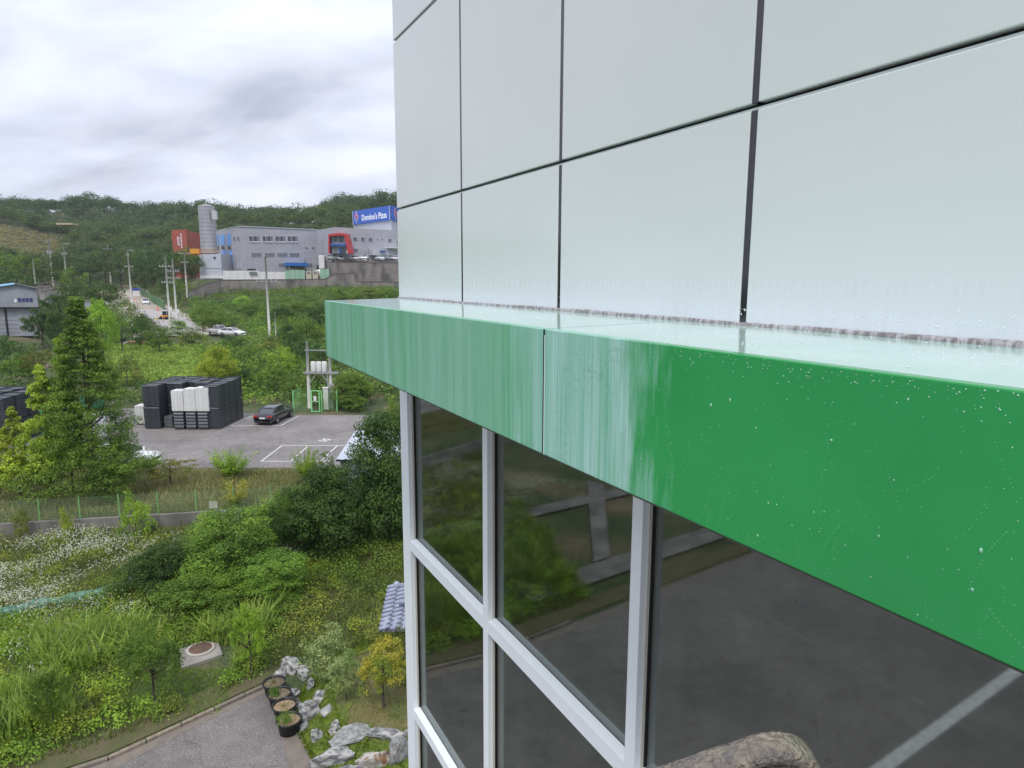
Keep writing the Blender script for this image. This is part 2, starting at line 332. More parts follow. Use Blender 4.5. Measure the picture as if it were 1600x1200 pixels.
def text(name, body, size, loc, mtx, m, parent=None, bold=0, ext=.003, sx=1, **tg):
    cu = bpy.data.curves.new(name, 'FONT'); cu.body = body; cu.size = size; cu.extrude = ext; cu.offset = bold; cu.align_x = 'CENTER'; cu.align_y = 'CENTER'
    cu.resolution_u = 3
    o = bpy.data.objects.new(name, cu); COL.objects.link(o)
    dg = bpy.context.evaluated_depsgraph_get(); me = bpy.data.meshes.new_from_object(o.evaluated_get(dg)); bpy.data.objects.remove(o)
    me.materials.clear(); me.materials.append(m); o = bpy.data.objects.new(name, me); COL.objects.link(o)
    Mx = mtx.to_4x4() @ Matrix.Diagonal((sx, 1, 1, 1)); Mx.translation = Vector(loc)-(Vector(parent_origin(parent)) if parent else Vector()); o.matrix_basis = Mx
    if parent: o.parent = parent
    return tag(o, **tg)
RZ = Matrix.Rotation(radians(-78), 3, 'Z')
text('painted_number', '00', 1.15, (-15.2,52.3,.066), Matrix.Rotation(radians(62), 3, 'Z'), M_line, bold=.03, ext=.001, sx=.8, kind='structure')
text('painted_number', '15', 1.1, (-12.6,52.1,.066), Matrix.Rotation(radians(62), 3, 'Z'), M_line, bold=.03, ext=.001, sx=.8, kind='structure')
# far road with verge
def strip(name, pts, w, dz, m, off=0):
    mb = MB(); L = []
    for i, p in enumerate(pts):
        a = Vector(pts[max(i-1,0)][:2]); b = Vector(pts[min(i+1,len(pts)-1)][:2]); d = (b-a).normalized(); n = Vector((d.y,-d.x))
        c = Vector(p[:2])+n*off; L.append((c-n*w/2, c+n*w/2))
    vs = []; 
    for i, (a, b) in enumerate(L):
        z = max(tz(a.x,a.y), tz(b.x,b.y))+dz; vs += [(a.x,a.y,z),(b.x,b.y,z)]
    # subdivide along
    mb.add(vs, [(2*i,2*i+1,2*i+3,2*i+2) for i in range(len(L)-1)]); return mb.build(name, m, kind='structure')
def road_pts(seq, n=10):
    pts = [onT(*q) for q in seq]; o = []
    for a, b in zip(pts, pts[1:]):
        for k in range(n): o.append(a.lerp(b, k/n))
    return o+[pts[-1]]
RP = road_pts([(292,528),(262,500),(232,487),(212,473),(203,462),(198,455)])
strip('road_verge', RP, 14, .12, mat('verge', (.34,.28,.2), .95, (.42,.38,.33), scale=.3, world=True), off=-1.5)
strip('road', RP, 7, .17, M_road)
strip('road_edge_line', RP, .3, .19, M_line, off=3.2)

# ------------------------------------------------------------------ the building we look along
def fascia_mat():
    m = bpy.data.materials.new('green_fascia'); m.use_nodes = True; t = m.node_tree; b = t.nodes['Principled BSDF']
    g = t.nodes.new('ShaderNodeNewGeometry').outputs['Position']
    dt = t.nodes.new('ShaderNodeVectorMath'); dt.operation = 'DOT_PRODUCT'; t.links.new(g, dt.inputs[0]); dt.inputs[1].default_value = UV
    sp = t.nodes.new('ShaderNodeSeparateXYZ'); t.links.new(g, sp.inputs[0]); s = dt.outputs['Value']; z = sp.outputs[2]
    def nz(fs, fz, d=4, off=0, rough=.6):
        c = t.nodes.new('ShaderNodeCombineXYZ'); t.links.new(mathn(t, 'MULTIPLY', s, fs), c.inputs[0]); t.links.new(mathn(t, 'MULTIPLY', z, fz), c.inputs[1]); c.inputs[2].default_value = off
        n = t.nodes.new('ShaderNodeTexNoise'); n.inputs['Scale'].default_value = 1; n.inputs['Detail'].default_value = d; n.inputs['Roughness'].default_value = rough; t.links.new(c.outputs[0], n.inputs['Vector']); return n.outputs[0]
    fine = nz(120, .7, 6, 0, .8); med = nz(9, .5, 3, 3); edge = nz(14, 2.2, 4, 7); big = nz(1.6, .4, 2, 5)
    se = mathn(t, 'MULTIPLY_ADD', edge, .55, mathn(t, 'ADD', s, mathn(t, 'MULTIPLY_ADD', z, -.10, 1.16)))
    film = mathn(t, 'MULTIPLY', ramp(t, mathn(t, 'SUBTRACT', se, 1.46), [(0, (0,0,0)), (.05, (.22,)*3), (.12, (.6,)*3), (.24, (1,)*3), (.62, (.9,)*3), (.85, (.42,)*3), (.97, (.50,)*3), (1, (.50,)*3)]), 1.0)
    st = mathn(t, 'ADD', mathn(t, 'MULTIPLY', ramp(t, fine, [(.36, (0,0,0)), (.62, (1,1,1))]), .62), mathn(t, 'MULTIPLY', ramp(t, med, [(.35, (0,0,0)), (.62, (1,1,1))]), .38))
    st = mathn(t, 'ADD', st, mathn(t, 'MULTIPLY', ramp(t, big, [(.35, (0,0,0)), (.65, (1,1,1))]), .22))
    w = mathn(t, 'MULTIPLY', film, mathn(t, 'MULTIPLY_ADD', st, .82, .06), clamp=True)
    mixc = t.nodes.new('ShaderNodeMix'); mixc.data_type = 'RGBA'; t.links.new(w, mixc.inputs[0])
    base = ramp(t, nz(1.3, 2.0, 3, 9), [(.3, (.030,.30,.080)), (.7, (.040,.36,.10))])
    bl_ = t.nodes.new('ShaderNodeMix'); bl_.data_type = 'RGBA'; t.links.new(film, bl_.inputs[0]); t.links.new(base, bl_.inputs[6]); bl_.inputs[7].default_value = (.060,.39,.18,1)
    t.links.new(bl_.outputs[2], mixc.inputs[6]); mixc.inputs[7].default_value = (.56,.77,.76,1)
    # thin scratches in the film
    vo = t.nodes.new('ShaderNodeTexVoronoi'); vo.feature = 'DISTANCE_TO_EDGE'; c = t.nodes.new('ShaderNodeCombineXYZ')
    wob = nz(9, 9, 4, 1)
    t.links.new(mathn(t, 'MULTIPLY_ADD', wob, 2.5, mathn(t, 'MULTIPLY', s, 7)), c.inputs[0]); t.links.new(mathn(t, 'MULTIPLY', z, 9), c.inputs[1]); t.links.new(c.outputs[0], vo.inputs['Vector']); vo.inputs['Scale'].default_value = 1.6
    cr = ramp(t, vo.outputs['Distance'], [(0, (1,1,1)), (.018, (0,0,0))])
    only = ramp(t, mathn(t, 'MULTIPLY', mathn(t, 'ABSOLUTE', mathn(t, 'SUBTRACT', s, 1.65)), 1.0), [(.17, (1,1,1)), (.24, (0,0,0))])
    cut = mathn(t, 'MULTIPLY', mathn(t, 'MULTIPLY', cr, only), mathn(t, 'MULTIPLY', ramp(t, nz(5, 5, 3, 12), [(.47, (0,0,0)), (.6, (1,1,1))]), .4))
    m2 = t.nodes.new('ShaderNodeMix'); m2.data_type = 'RGBA'; t.links.new(cut, m2.inputs[0]); t.links.new(mixc.outputs[2], m2.inputs[6]); m2.inputs[7].default_value = (.04,.15,.10,1)
    t.links.new(m2.outputs[2], b.inputs['Base Color'])
    t.links.new(mathn(t, 'MULTIPLY_ADD', w, .38, .22), b.inputs['Roughness']); b.inputs['Specular IOR Level'].default_value = .35
    return m
def wallpanel_mat():
    m = bpy.data.materials.new('white_panel'); m.use_nodes = True; t = m.node_tree; b = t.nodes['Principled BSDF']
    g = t.nodes.new('ShaderNodeNewGeometry').outputs['Position']
    mp = t.nodes.new('ShaderNodeMapping'); mp.inputs['Scale'].default_value = (40,40,3); t.links.new(g, mp.inputs[0])
    n = t.nodes.new('ShaderNodeTexNoise'); n.inputs['Scale'].default_value = 2; n.inputs['Detail'].default_value = 5; t.links.new(mp.outputs[0], n.inputs['Vector'])
    n2 = t.nodes.new('ShaderNodeTexNoise'); n2.inputs['Scale'].default_value = .9; n2.inputs['Detail'].default_value = 4; t.links.new(g, n2.inputs['Vector'])
    sp = t.nodes.new('ShaderNodeSeparateXYZ'); t.links.new(g, sp.inputs[0])
    low = ramp(t, mathn(t, 'SUBTRACT', sp.outputs[2], CAMZ-.16), [(.0, (1,1,1)), (.055, (.85,.85,.85)), (.12, (.42,.42,.42)), (.34, (0,0,0))])
    k = mathn(t, 'MULTIPLY', low, mathn(t, 'MULTIPLY_ADD', n.outputs[0], .9, .35), clamp=True)
    c1 = ramp(t, n2.outputs[0], [(.3, (.63,.665,.635)), (.7, (.67,.70,.675))])
    x = t.nodes.new('ShaderNodeMix'); x.data_type = 'RGBA'; t.links.new(k, x.inputs[0]); t.links.new(c1, x.inputs[6]); x.inputs[7].default_value = (.76,.77,.84,1)
    t.links.new(x.outputs[2], b.inputs['Base Color']); b.inputs['Roughness'].default_value = .2; b.inputs['Specular IOR Level'].default_value = .55
    t.links.new(mathn(t, 'MULTIPLY_ADD', k, .25, .2), b.inputs['Roughness'])
    bp = t.nodes.new('ShaderNodeBump'); bp.inputs['Strength'].default_value = .12; bp.inputs['Distance'].default_value = .012
    n3 = t.nodes.new('ShaderNodeTexNoise'); n3.inputs['Scale'].default_value = 1.6; t.links.new(g, n3.inputs['Vector']); t.links.new(n3.outputs[0], bp.inputs['Height']); t.links.new(bp.outputs[0], b.inputs['Normal'])
    return m
def glass_mat():
    m = bpy.data.materials.new('tinted_glass'); m.use_nodes = True; t = m.node_tree; t.nodes.remove(t.nodes['Principled BSDF'])
    o = t.nodes['Material Output']; tr = t.nodes.new('ShaderNodeBsdfTransparent'); tr.inputs[0].default_value = (.46,.47,.44,1)
    gl = t.nodes.new('ShaderNodeBsdfGlossy'); gl.inputs[0].default_value = (.78,.85,.84,1); gl.inputs['Roughness'].default_value = .03
    lw = t.nodes.new('ShaderNodeLayerWeight'); lw.inputs[0].default_value = .5
    fac = mathn(t, 'MULTIPLY_ADD', mathn(t, 'POWER', lw.outputs['Facing'], 2.2), .12, .25, clamp=True); ms = t.nodes.new('ShaderNodeMixShader')
    t.links.new(fac, ms.inputs[0]); t.links.new(tr.outputs[0], ms.inputs[1]); t.links.new(gl.outputs[0], ms.inputs[2])
    # dust specks
    g = t.nodes.new('ShaderNodeNewGeometry').outputs['Position']
    v = t.nodes.new('ShaderNodeTexVoronoi'); v.inputs['Scale'].default_value = 22; t.links.new(g, v.inputs['Vector'])
    n = t.nodes.new('ShaderNodeTexNoise'); n.inputs['Scale'].default_value = 2.2; n.inputs['Detail'].default_value = 6; t.links.new(g, n.inputs['Vector'])
    sk = mathn(t, 'MULTIPLY', ramp(t, v.outputs['Distance'], [(.05, (1,1,1)), (.1, (0,0,0))]), ramp(t, n.outputs[0], [(.48, (0,0,0)), (.62, (.6,.6,.6))]))
    df = t.nodes.new('ShaderNodeBsdfDiffuse'); df.inputs[0].default_value = (.035,.032,.027,1)
    veil = mathn(t, 'ADD', sk, mathn(t, 'MULTIPLY', n.outputs[0], .06)); m2 = t.nodes.new('ShaderNodeMixShader')
    t.links.new(veil, m2.inputs[0]); t.links.new(ms.outputs[0], m2.inputs[1]); t.links.new(df.outputs[0], m2.inputs[2]); t.links.new(m2.outputs[0], o.inputs[0])
    return m
M_fas = fascia_mat(); M_pan = wallpanel_mat(); M_glass = glass_mat()
M_top = mat('canopy_top_wet', (.42,.66,.54), .16, (.52,.72,.62), scale=3.5, spec=.7, coat=.5, world=True)
M_joint = mat('joint_metal', (.02,.022,.025), .45, (.04,.045,.05), scale=3, metal=.2, world=True)
M_mull = mat('mullion_paint', (.82,.87,.89), .4, (.86,.90,.91), scale=2, spec=.4, world=True)
M_ledge = mat('ledge_dirty', (.42,.36,.30), .8, (.62,.60,.55), scale=9, world=True)
M_gask = mat('gasket', (.015,.016,.015), .5)
def sealmat():
    m = mat('sealant', (.19,.175,.175), .5, (.50,.48,.50), scale=1, detail=6, world=True, stretch=(70,70,12), lo=.38, hi=.62, bump=.5, bscale=3); return m
bld = T('office_building', 'near building with pale panel wall, green canopy and dark tinted windows', 'building', tuple(Wp(5.117, D, -13.8)))
def pb(name, s0, s1, d0, d1, z0, z1, m, parent, bevel=0, **k):
    mb = MB(); q = [Wp(s0,d0,0),Wp(s1,d0,0),Wp(s1,d1,0),Wp(s0,d1,0)]
    mb.prism([(p.x,p.y) for p in q], CAMZ+z0, CAMZ+z1); return mb.build(name, m, parent, bevel=bevel, **k)
cols = [-8.0,-6.85,-5.7,-4.55,-3.41,-2.02,-.72,.425,1.573,2.72,3.868,5.117]; rows = [-.165,.542,1.77,3.0,4.22]
G = .0095
for i in range(len(cols)-1):
    for j in range(len(rows)-1):
        s0, s1, z0, z1 = cols[i]+.0145, cols[i+1]-(.0145 if i < len(cols)-2 else 0), rows[j]+G*1.15, rows[j+1]-G*1.15
        pb('wall_panel', s0, s1, D, D+.034, z0, z1, M_pan, bld, bevel=.003)
pb('backing_wall', -8, 5.112, D+.0345, D+.30, -.16, 4.3, M_joint, bld)
for i in range(1, len(cols)-1):
    for j in range(len(rows)-1): pb('joint_strip', cols[i]-.0142, cols[i]+.0142, D+.004, D+.010, rows[j]+G*1.15, rows[j+1]-G*1.15, mat('joint_strip', (.012,.013,.016), .12, spec=.8), bld)
for j in (1, 2, 3): pb('joint_trim', -8, 5.11, D+.0105, D+.0343, rows[j]-G*1.1, rows[j]-G*.15, mat('joint_trim', (.55,.62,.59), .4), bld)
pb('end_wall', 5.0, 5.113, D+.301, D+11, -13.8, 4.3, mat('end_wall', (.6,.64,.62), .5), bld)
pb('roof_slab', -8, 5.113, D+.1, D+11, 4.31, 4.5, M_conc, bld)
# canopy
DF = 1.1135; ZT = -.159; ZB = -.583
cn = T('canopy', None, None, tuple(Wp(5.0, DF, ZB)-bld.location)); cn.parent = bld; del_keys = [k for k in ('label','category') if k in cn]
for k in del_keys: del cn[k]
ORIG[cn.name] = tuple(Wp(5.0, DF, ZB))
for a, b in ((-8, -4.66), (-4.655,-1.4), (-1.395,1.862), (1.874,5.132)):
    mb = MB(); zt = lambda d: CAMZ+ZT+.012*(d-DF)/.58
    q = [Wp(a,DF+.0305,0),Wp(b,DF+.0305,0),Wp(b,D+.02,0),Wp(a,D+.02,0)]
    mb.prism([(p.x,p.y) for p in q], CAMZ+ZT-.03, [zt(DF),zt(DF),zt(D),zt(D)]); mb.build('canopy_top', M_top, cn)
    pb('fascia_panel', a, b, DF, DF+.03, ZB, ZT, M_fas, cn, bevel=.003)
    pb('soffit_panel', a, b, DF+.031, D-.004, ZB+.01, ZB+.03, mat('soffit', (.5,.55,.53), .5), cn)
pb('end_panel', 5.10, 5.132, DF+.031, D+.02, ZB+.012, ZT-.002, M_fas, cn)
pb('joint_strip', 1.8622, 1.8738, DF+.0012, DF+.02, ZB, ZT-.002, M_joint, cn)
pb('joint_highlight', 1.8590, 1.8615, DF-.0015, DF, ZB, ZT-.02, mat('highlight_white', (.75,.8,.8), .5), cn)  # thin white strip painted in for the highlight along the joint edge
pb('drip_edge', -8, 5.13, DF+.002, DF+.012, ZB-.004, ZB, mat('dark_grime', (.05,.06,.04), .8), cn)
# sealant bead with wavy profile
mb = MB(); N = 420; vs = []
for i in range(N+1):
    s = -3+8.12*i/N; w = .0095+.0012*sin(s*3)+.0006*sin(s*11)+random.uniform(-.0003,.0003)
    for a in range(6):
        th = pi/2*a/5; vs.append(Wp(s, D+.0005-w*sin(th)*1.0, -.1475+w*1.5*cos(th)))
mb.add(vs, [(i*6+a,i*6+a+1,(i+1)*6+a+1,(i+1)*6+a) for i in range(N) for a in range(5)]); mb.build('sealant_bead', sealmat(), cn, smooth=True)
mb = MB(); vs = []
for i in range(N+1):
    s = -3+8.12*i/N; w = .021+.002*sin(s*5)+random.uniform(-.001,.001)
    vs += [Wp(s, D-w-.006, -.1585), Wp(s, D-w+.008, -.1505)]
mb.add(vs, [(2*i,2*i+1,2*i+3,2*i+2) for i in range(N)]); mb.build('sealant_edge', mat('sealant_white', (.72,.78,.80), .35), cn)
# water drops and runs on fascia, wall foot and canopy edge
def bead(mb, c, nrm, r, h, el=1.0, n=7):
    a = UV; b = Vector((0,0,1)) if abs(nrm.z) < .5 else NV; vs = [c+nrm*h]
    for k in range(n): vs.append(c+(a*cos(2*pi*k/n)+b*sin(2*pi*k/n)*el)*r*.62+nrm*h*.72)
    for k in range(n): vs.append(c+(a*cos(2*pi*k/n)+b*sin(2*pi*k/n)*el)*r)
    fs = [(0,1+k,1+(k+1)%n) for k in range(n)]+[(1+k,1+n+k,1+n+(k+1)%n,1+(k+1)%n) for k in range(n)]; mb.add(vs, fs)
M_water = mat('water_drop', (.30,.62,.42), .05, spec=.9, coat=1)
M_waterw = mat('water_drop_pale', (.80,.85,.88), .05, spec=.9, coat=1)
drops = MB(); R = random.Random(3)
for _ in range(420):
    s = R.uniform(.2, 2.6) if R.random() < .8 else R.uniform(2.6, 4.5); z = R.uniform(ZB+.01, ZT-.012); r = R.choice([.0006,.0008,.0010,.0013]) if R.random() < .88 else R.uniform(.0018,.0030)
    bead(drops, Wp(s, DF-.0002, z), -NV, r, r*.6, R.uniform(.9, 1.7))
for _ in range(70):      # curved chains of fine drops left by runs
    s = R.uniform(.25, 1.7); z = R.uniform(ZB+.03, ZT-.03); th = R.uniform(-2.2, -.9); cv = R.uniform(-.25, .25)
    for k in range(R.randint(7, 20)):
        if ZB+.01 < z < ZT-.01 and R.random() < .75: bead(drops, Wp(s, DF-.0002, z), -NV, R.uniform(.0004,.0009), .0005, 1.1, 5)
        s += .007*cos(th); z += .007*sin(th); th += cv*.3
for _ in range(230):     # along upper edge
    s = R.uniform(.2, 1.6); z = ZT-.004-abs(R.gauss(0, .022)); r = R.uniform(.0005,.0018); bead(drops, Wp(s, DF-.0002, z), -NV, r, r*.6, 1)
for _ in range(200):
    s = R.uniform(.2, 5); bead(drops, Wp(s, DF+.004, ZB-.0035), -NV, R.uniform(.0008,.002), .0012, 1.3)
drops.build('water_drops', M_water, cn, smooth=True, kind='stuff')
dw = MB()
for _ in range(700):
    s = R.uniform(.5, 3.8); z = -.118+abs(R.gauss(0, .022)); r = R.uniform(.0006,.0022); bead(dw, Wp(s, D-.0002, z), -NV, r, r*.5, R.uniform(.8, 2.4))
for _ in range(260):
    s = R.uniform(.4, 3.5); d = R.uniform(DF+.05, D-.03); r = R.uniform(.001,.004); c = Wp(s, d, ZT+.012*(d-DF)/.58+.0006); bead(dw, c, Vector((0,0,1)), r, .0012, R.uniform(.5, 1.2))
dw.build('water_drops', M_waterw, cn, smooth=True, kind='stuff')
# window wall
wz = [-.60,-2.185,-3.72,-5.25,-6.78,-8.31,-9.84,-11.37,-13.3]
ms_ = [5.161-.18, 3.58-.068, 2.110-.068]; s = ms_[-1]
while s > -7: s -= 1.472; ms_.append(s)
GD = D+.058
for k, s0 in enumerate(ms_):
    w = .18 if k == 0 else .068
    mn = pb('mullion', s0, s0+w, D, GD-.002, -13.8, -.585, M_mull, bld, bevel=.003)
    pb('inner_mullion', s0+.004, s0+w-.004, GD+.01, D+.27, -13.8, -.4, mat('inner_frame', (.7,.74,.7), .6), bld)
    if k < 5: pb('glazing_bead', s0-.006, s0-.0003, GD-.024, GD-.0095, -13.8, -.585, mat('bead_beige', (.60,.58,.50), .6), bld)
    if k < 5: pb('gasket', s0-.010, s0-.0003, GD-.009, GD-.001, -13.8, -.585, M_gask, bld)
for k in range(len(ms_)-1):
    s1 = ms_[k]-.0015; s0 = ms_[k+1]+(.068)+.0015
    for j in range(len(wz)-1):
        wt, wb = wz[j], wz[j+1]
        if k > 6 and j > 3: continue
        pane = pb('window_pane', s0, s1, GD, GD+.008, wb, wt+.0 if j else -.45, M_glass, bld)
        if wb > -13.2 or j == len(wz)-2:
            mb = MB(); za, zb2 = wb-.04, wb+.045; q = lambda s, d, z: Wp(s, d, z)
            vs = [q(s0,D+.002,za),q(s1,D+.002,za),q(s1,D+.002,zb2),q(s0,D+.002,zb2),q(s0,GD-.003,za),q(s1,GD-.003,za),q(s1,GD-.003,zb2+.012),q(s0,GD-.003,zb2+.012)]
            mb.add(vs, [(0,1,2,3),(4,7,6,5),(0,4,5,1),(1,5,6,2),(2,6,7,3),(3,7,4,0)], 0); mb.m[-3] = 1
            tr_ = mb.build('transom', [M_mull, M_ledge], bld)
pb('header', -8, 5.16, D+.09, D+.31, -.58, -.17, M_concd, bld)
# dark interior
M_int = mat('interior', (.06,.065,.063), .9); M_intf = mat('interior_floor', (.16,.15,.13), .8, (.1,.09,.08), scale=1)
for z in (-13.75, -9.9, -6.1, -2.9): pb('floor_slab', -8, 4.98, D+.35, D+10.9, z, z+.12, M_intf, bld)
pb('inner_wall', -8, 4.98, D+7, D+7.2, -13.6, -.4, M_int, bld); pb('inner_wall', -8.1, -8, D, D+10.9, -13.6, 4.2, M_int, bld)
for s in (3.9, .9, -2.1): pb('column', s-.2, s+.2, D+2.2, D+2.6, -13.6, -.4, mat('column', (.35,.34,.32), .8), bld)
pb('interior_rail', .2, 4.9, D+1.2, D+1.26, -2.0, -1.9, mat('rail', (.35,.34,.32), .6), bld)
# gravel joint at building foot
# ------------------------------------------------------------------ rusty steel lug close to the camera
def lug():
    c = P(1195, 1215, .62)
    t = T('pulley_bracket', 'weathered grey steel bracket with rounded end and brown sheave at bottom edge', 'bracket', tuple(c-Vector((0,0,.5))))
    steel = mat('rusty_steel', (.20,.18,.17), .6, (.42,.36,.28), scale=55, detail=6, bump=.9, bscale=160, metal=.2, world=True)
    rust = mat('sheave_rust', (.13,.085,.04), .7, (.27,.25,.22), scale=45, detail=6, bump=.9, bscale=120, metal=.2, world=True)
    X = Vector((1,0.1,0)).normalized(); Z = Vector((0,-.35,1)).normalized(); Yn = Z.cross(X)
    def ring(mb, cc, r0, r1, th, a0, a1, n, y):
        vs = []
        for i in range(n+1):
            a = a0+(a1-a0)*i/n; 
            for rrr, yy in ((r0,-th),(r0+.003,-th-.001),(r1-.004,-th-.001),(r1,-th+.003),(r1,th),(r0,th)):
                p = cc+X*cos(a)*rrr*1.0+Z*sin(a)*rrr+Yn*(yy+y); vs.append(p+Vector((random.uniform(-.0006,.0006),random.uniform(-.0006,.0006),random.uniform(-.0006,.0006))))
        mb.add(vs, [(i*6+k,i*6+(k+1)%6,(i+1)*6+(k+1)%6,(i+1)*6+k) for i in range(n) for k in range(6)])
    mb = MB(); cc = c+Z*0.0
    ring(mb, cc, .043, .058, .013, radians(-35), radians(115), 40, 0)
    a = radians(115); p0 = cc+(X*cos(a)+Z*sin(a))*.0505; d = (X*-.9063+Z*-.4226)*1
    pts = []
    for i in range(14):
        q = p0+d*(.016*i); 
        for k in range(6):
            e = [(-.0075,-.013),(-.0045,-.014),(.0035,-.014),(.0075,-.010),(.0075,.013),(-.0075,.013)][k]; nn = (X*cos(a)+Z*sin(a))
            pts.append(q+nn*e[0]+Yn*e[1]+Vector((random.uniform(-.0006,.0006),)*3))
    mb.add(pts, [(i*6+k,i*6+(k+1)%6,(i+1)*6+(k+1)%6,(i+1)*6+k) for i in range(13) for k in range(6)])
    mb.build('steel_strap', steel, t, smooth=True)
    mb = MB(); n = 40; vs = [cc+X*.012+Yn*-.012]; 
    for (r, y) in ((.012,-.013),(.030,-.012),(.040,-.018),(.044,-.016),(.044,.008)):
        for k in range(n): vs.append(cc+X*.012-Z*.006+X*cos(2*pi*k/n)*r*1.08+Z*sin(2*pi*k/n)*r+Yn*y)
    fs = [(0,1+k,1+(k+1)%n) for k in range(n)]+[(1+i*n+k,1+i*n+(k+1)%n,1+(i+1)*n+(k+1)%n,1+(i+1)*n+k) for i in range(4) for k in range(n)]
    mb.add(vs, fs); mb.build('sheave', rust, t, smooth=True)
    MB().tube([c-Z*.02, c-Z*.3, c-Z*.5], .02, 12).build('post', steel, t)
lug()

# ------------------------------------------------------------------ foliage
def leaf_mesh(name, Pn, Nn, size, m, aspect=.55, up=0., fold=.18):
    n = len(Pn); Nn = Nn/np.linalg.norm(Nn, axis=1, keepdims=True)
    r = rng.normal(size=(n, 3)); t = np.cross(Nn, r); t /= np.linalg.norm(t, axis=1, keepdims=True)
    if up: t = t+np.array([0, 0, up]); t /= np.linalg.norm(t, axis=1, keepdims=True)
    b = np.cross(Nn, t); b /= np.linalg.norm(b, axis=1, keepdims=True)
    sz = (size if np.ndim(size) else np.full(n, size))*rng.uniform(.6, 1.35, n); sz = sz[:, None]
    V = np.stack([Pn-t*sz*.5, Pn+b*sz*.5*aspect+Nn*sz*fold*.5, Pn+t*sz*.5, Pn-b*sz*.5*aspect+Nn*sz*fold*.5], 1).reshape(-1, 3)
    return raw_quads(name, V, m)
def raw_quads(name, V, m):
    n = len(V)//4; me = bpy.data.meshes.new(name); me.vertices.add(4*n); me.loops.add(4*n); me.polygons.add(n)
    me.vertices.foreach_set('co', np.asarray(V, np.float32).ravel()); me.loops.foreach_set('vertex_index', np.arange(4*n, dtype=np.int32))
    me.polygons.foreach_set('loop_start', np.arange(0, 4*n, 4, dtype=np.int32)); me.polygons.foreach_set('loop_total', np.full(n, 4, np.int32))
    me.materials.append(m); me.update(); me.validate(); return me
def dirs(n):
    d = rng.normal(size=(n, 3)); return d/np.linalg.norm(d, axis=1, keepdims=True)
def blob_pts(C, R, per, squash=.8, down=.35, inner=.55, jit=.55):
    """leaves on the skin of many small clumps: C (k,3), R (k,)"""
    k = len(C); idx = np.repeat(np.arange(k), per); d = dirs(len(idx)); flip = (d[:, 2] < -.15) & (rng.random(len(idx)) > down); d[flip, 2] *= -1
    rad = R[idx]*rng.uniform(inner, 1.08, len(idx)); Pn = C[idx]+d*rad[:, None]*np.array([1, 1, squash])
    return Pn, d+rng.normal(size=d.shape)*jit+np.array([0, 0, .45])
def round_clumps(n, rx, rz, zc, cr, fill=.45, lump=.25):
    d = dirs(n); d[:, 2] = np.abs(d[:, 2])*np.where(rng.random(n) < .72, 1, -.75)
    f = rng.uniform(fill, 1, n)**.6; ph = rng.uniform(0, 6.28, 3)
    w = 1+lump*(np.sin(d[:, 0]*3+ph[0])*np.cos(d[:, 1]*2.6+ph[1])+.5*np.sin(d[:, 2]*5+ph[2]))
    C = d*f[:, None]*np.array([rx, rx, rz])*w[:, None]; C[:, 2] += zc
    return C, cr*rng.uniform(.6, 1.3, n)
def cone_clumps(n, r, h, z0, cr, power=.9):
    t = rng.random(n)**1.25; a = rng.uniform(0, 2*pi, n)
    env = r*np.clip((1-t)**power, .04, 1)*(1+.10*np.sin(t*19)+.16*np.sin(a*3+t*9)); q = env*rng.uniform(.25, 1, n)**.5
    return np.stack([np.cos(a)*q, np.sin(a)*q, z0+t*h], 1), cr*(1.15-.65*t)*rng.uniform(.6, 1.25, n)
def limbs(h, r, C, n=9, r0=.1, lean=0):
    mb = MB(); top = Vector((lean, 0, h*.8)); pts = [Vector((0,0,-.2)), Vector((lean*.2+.02*h*random.uniform(-1,1), 0, h*.3)), Vector((lean*.6, .02*h*random.uniform(-1,1), h*.58)), top]
    mb.tube(pts, [r0*1.25, r0, r0*.7, r0*.2], 7)
    for c in C[rng.choice(len(C), min(n, len(C)), replace=False)]:
        c = Vector(c); zb = max(.15*h, min(c.z*.65, h*.6)); f = zb/(h*.8); b = top*f; mid = b.lerp(c, .5)+Vector((0,0,-.04*h)); mb.tube([b, mid, c], [r0*.45, r0*.28, r0*.08], 5)
    return mb
VAR = {}
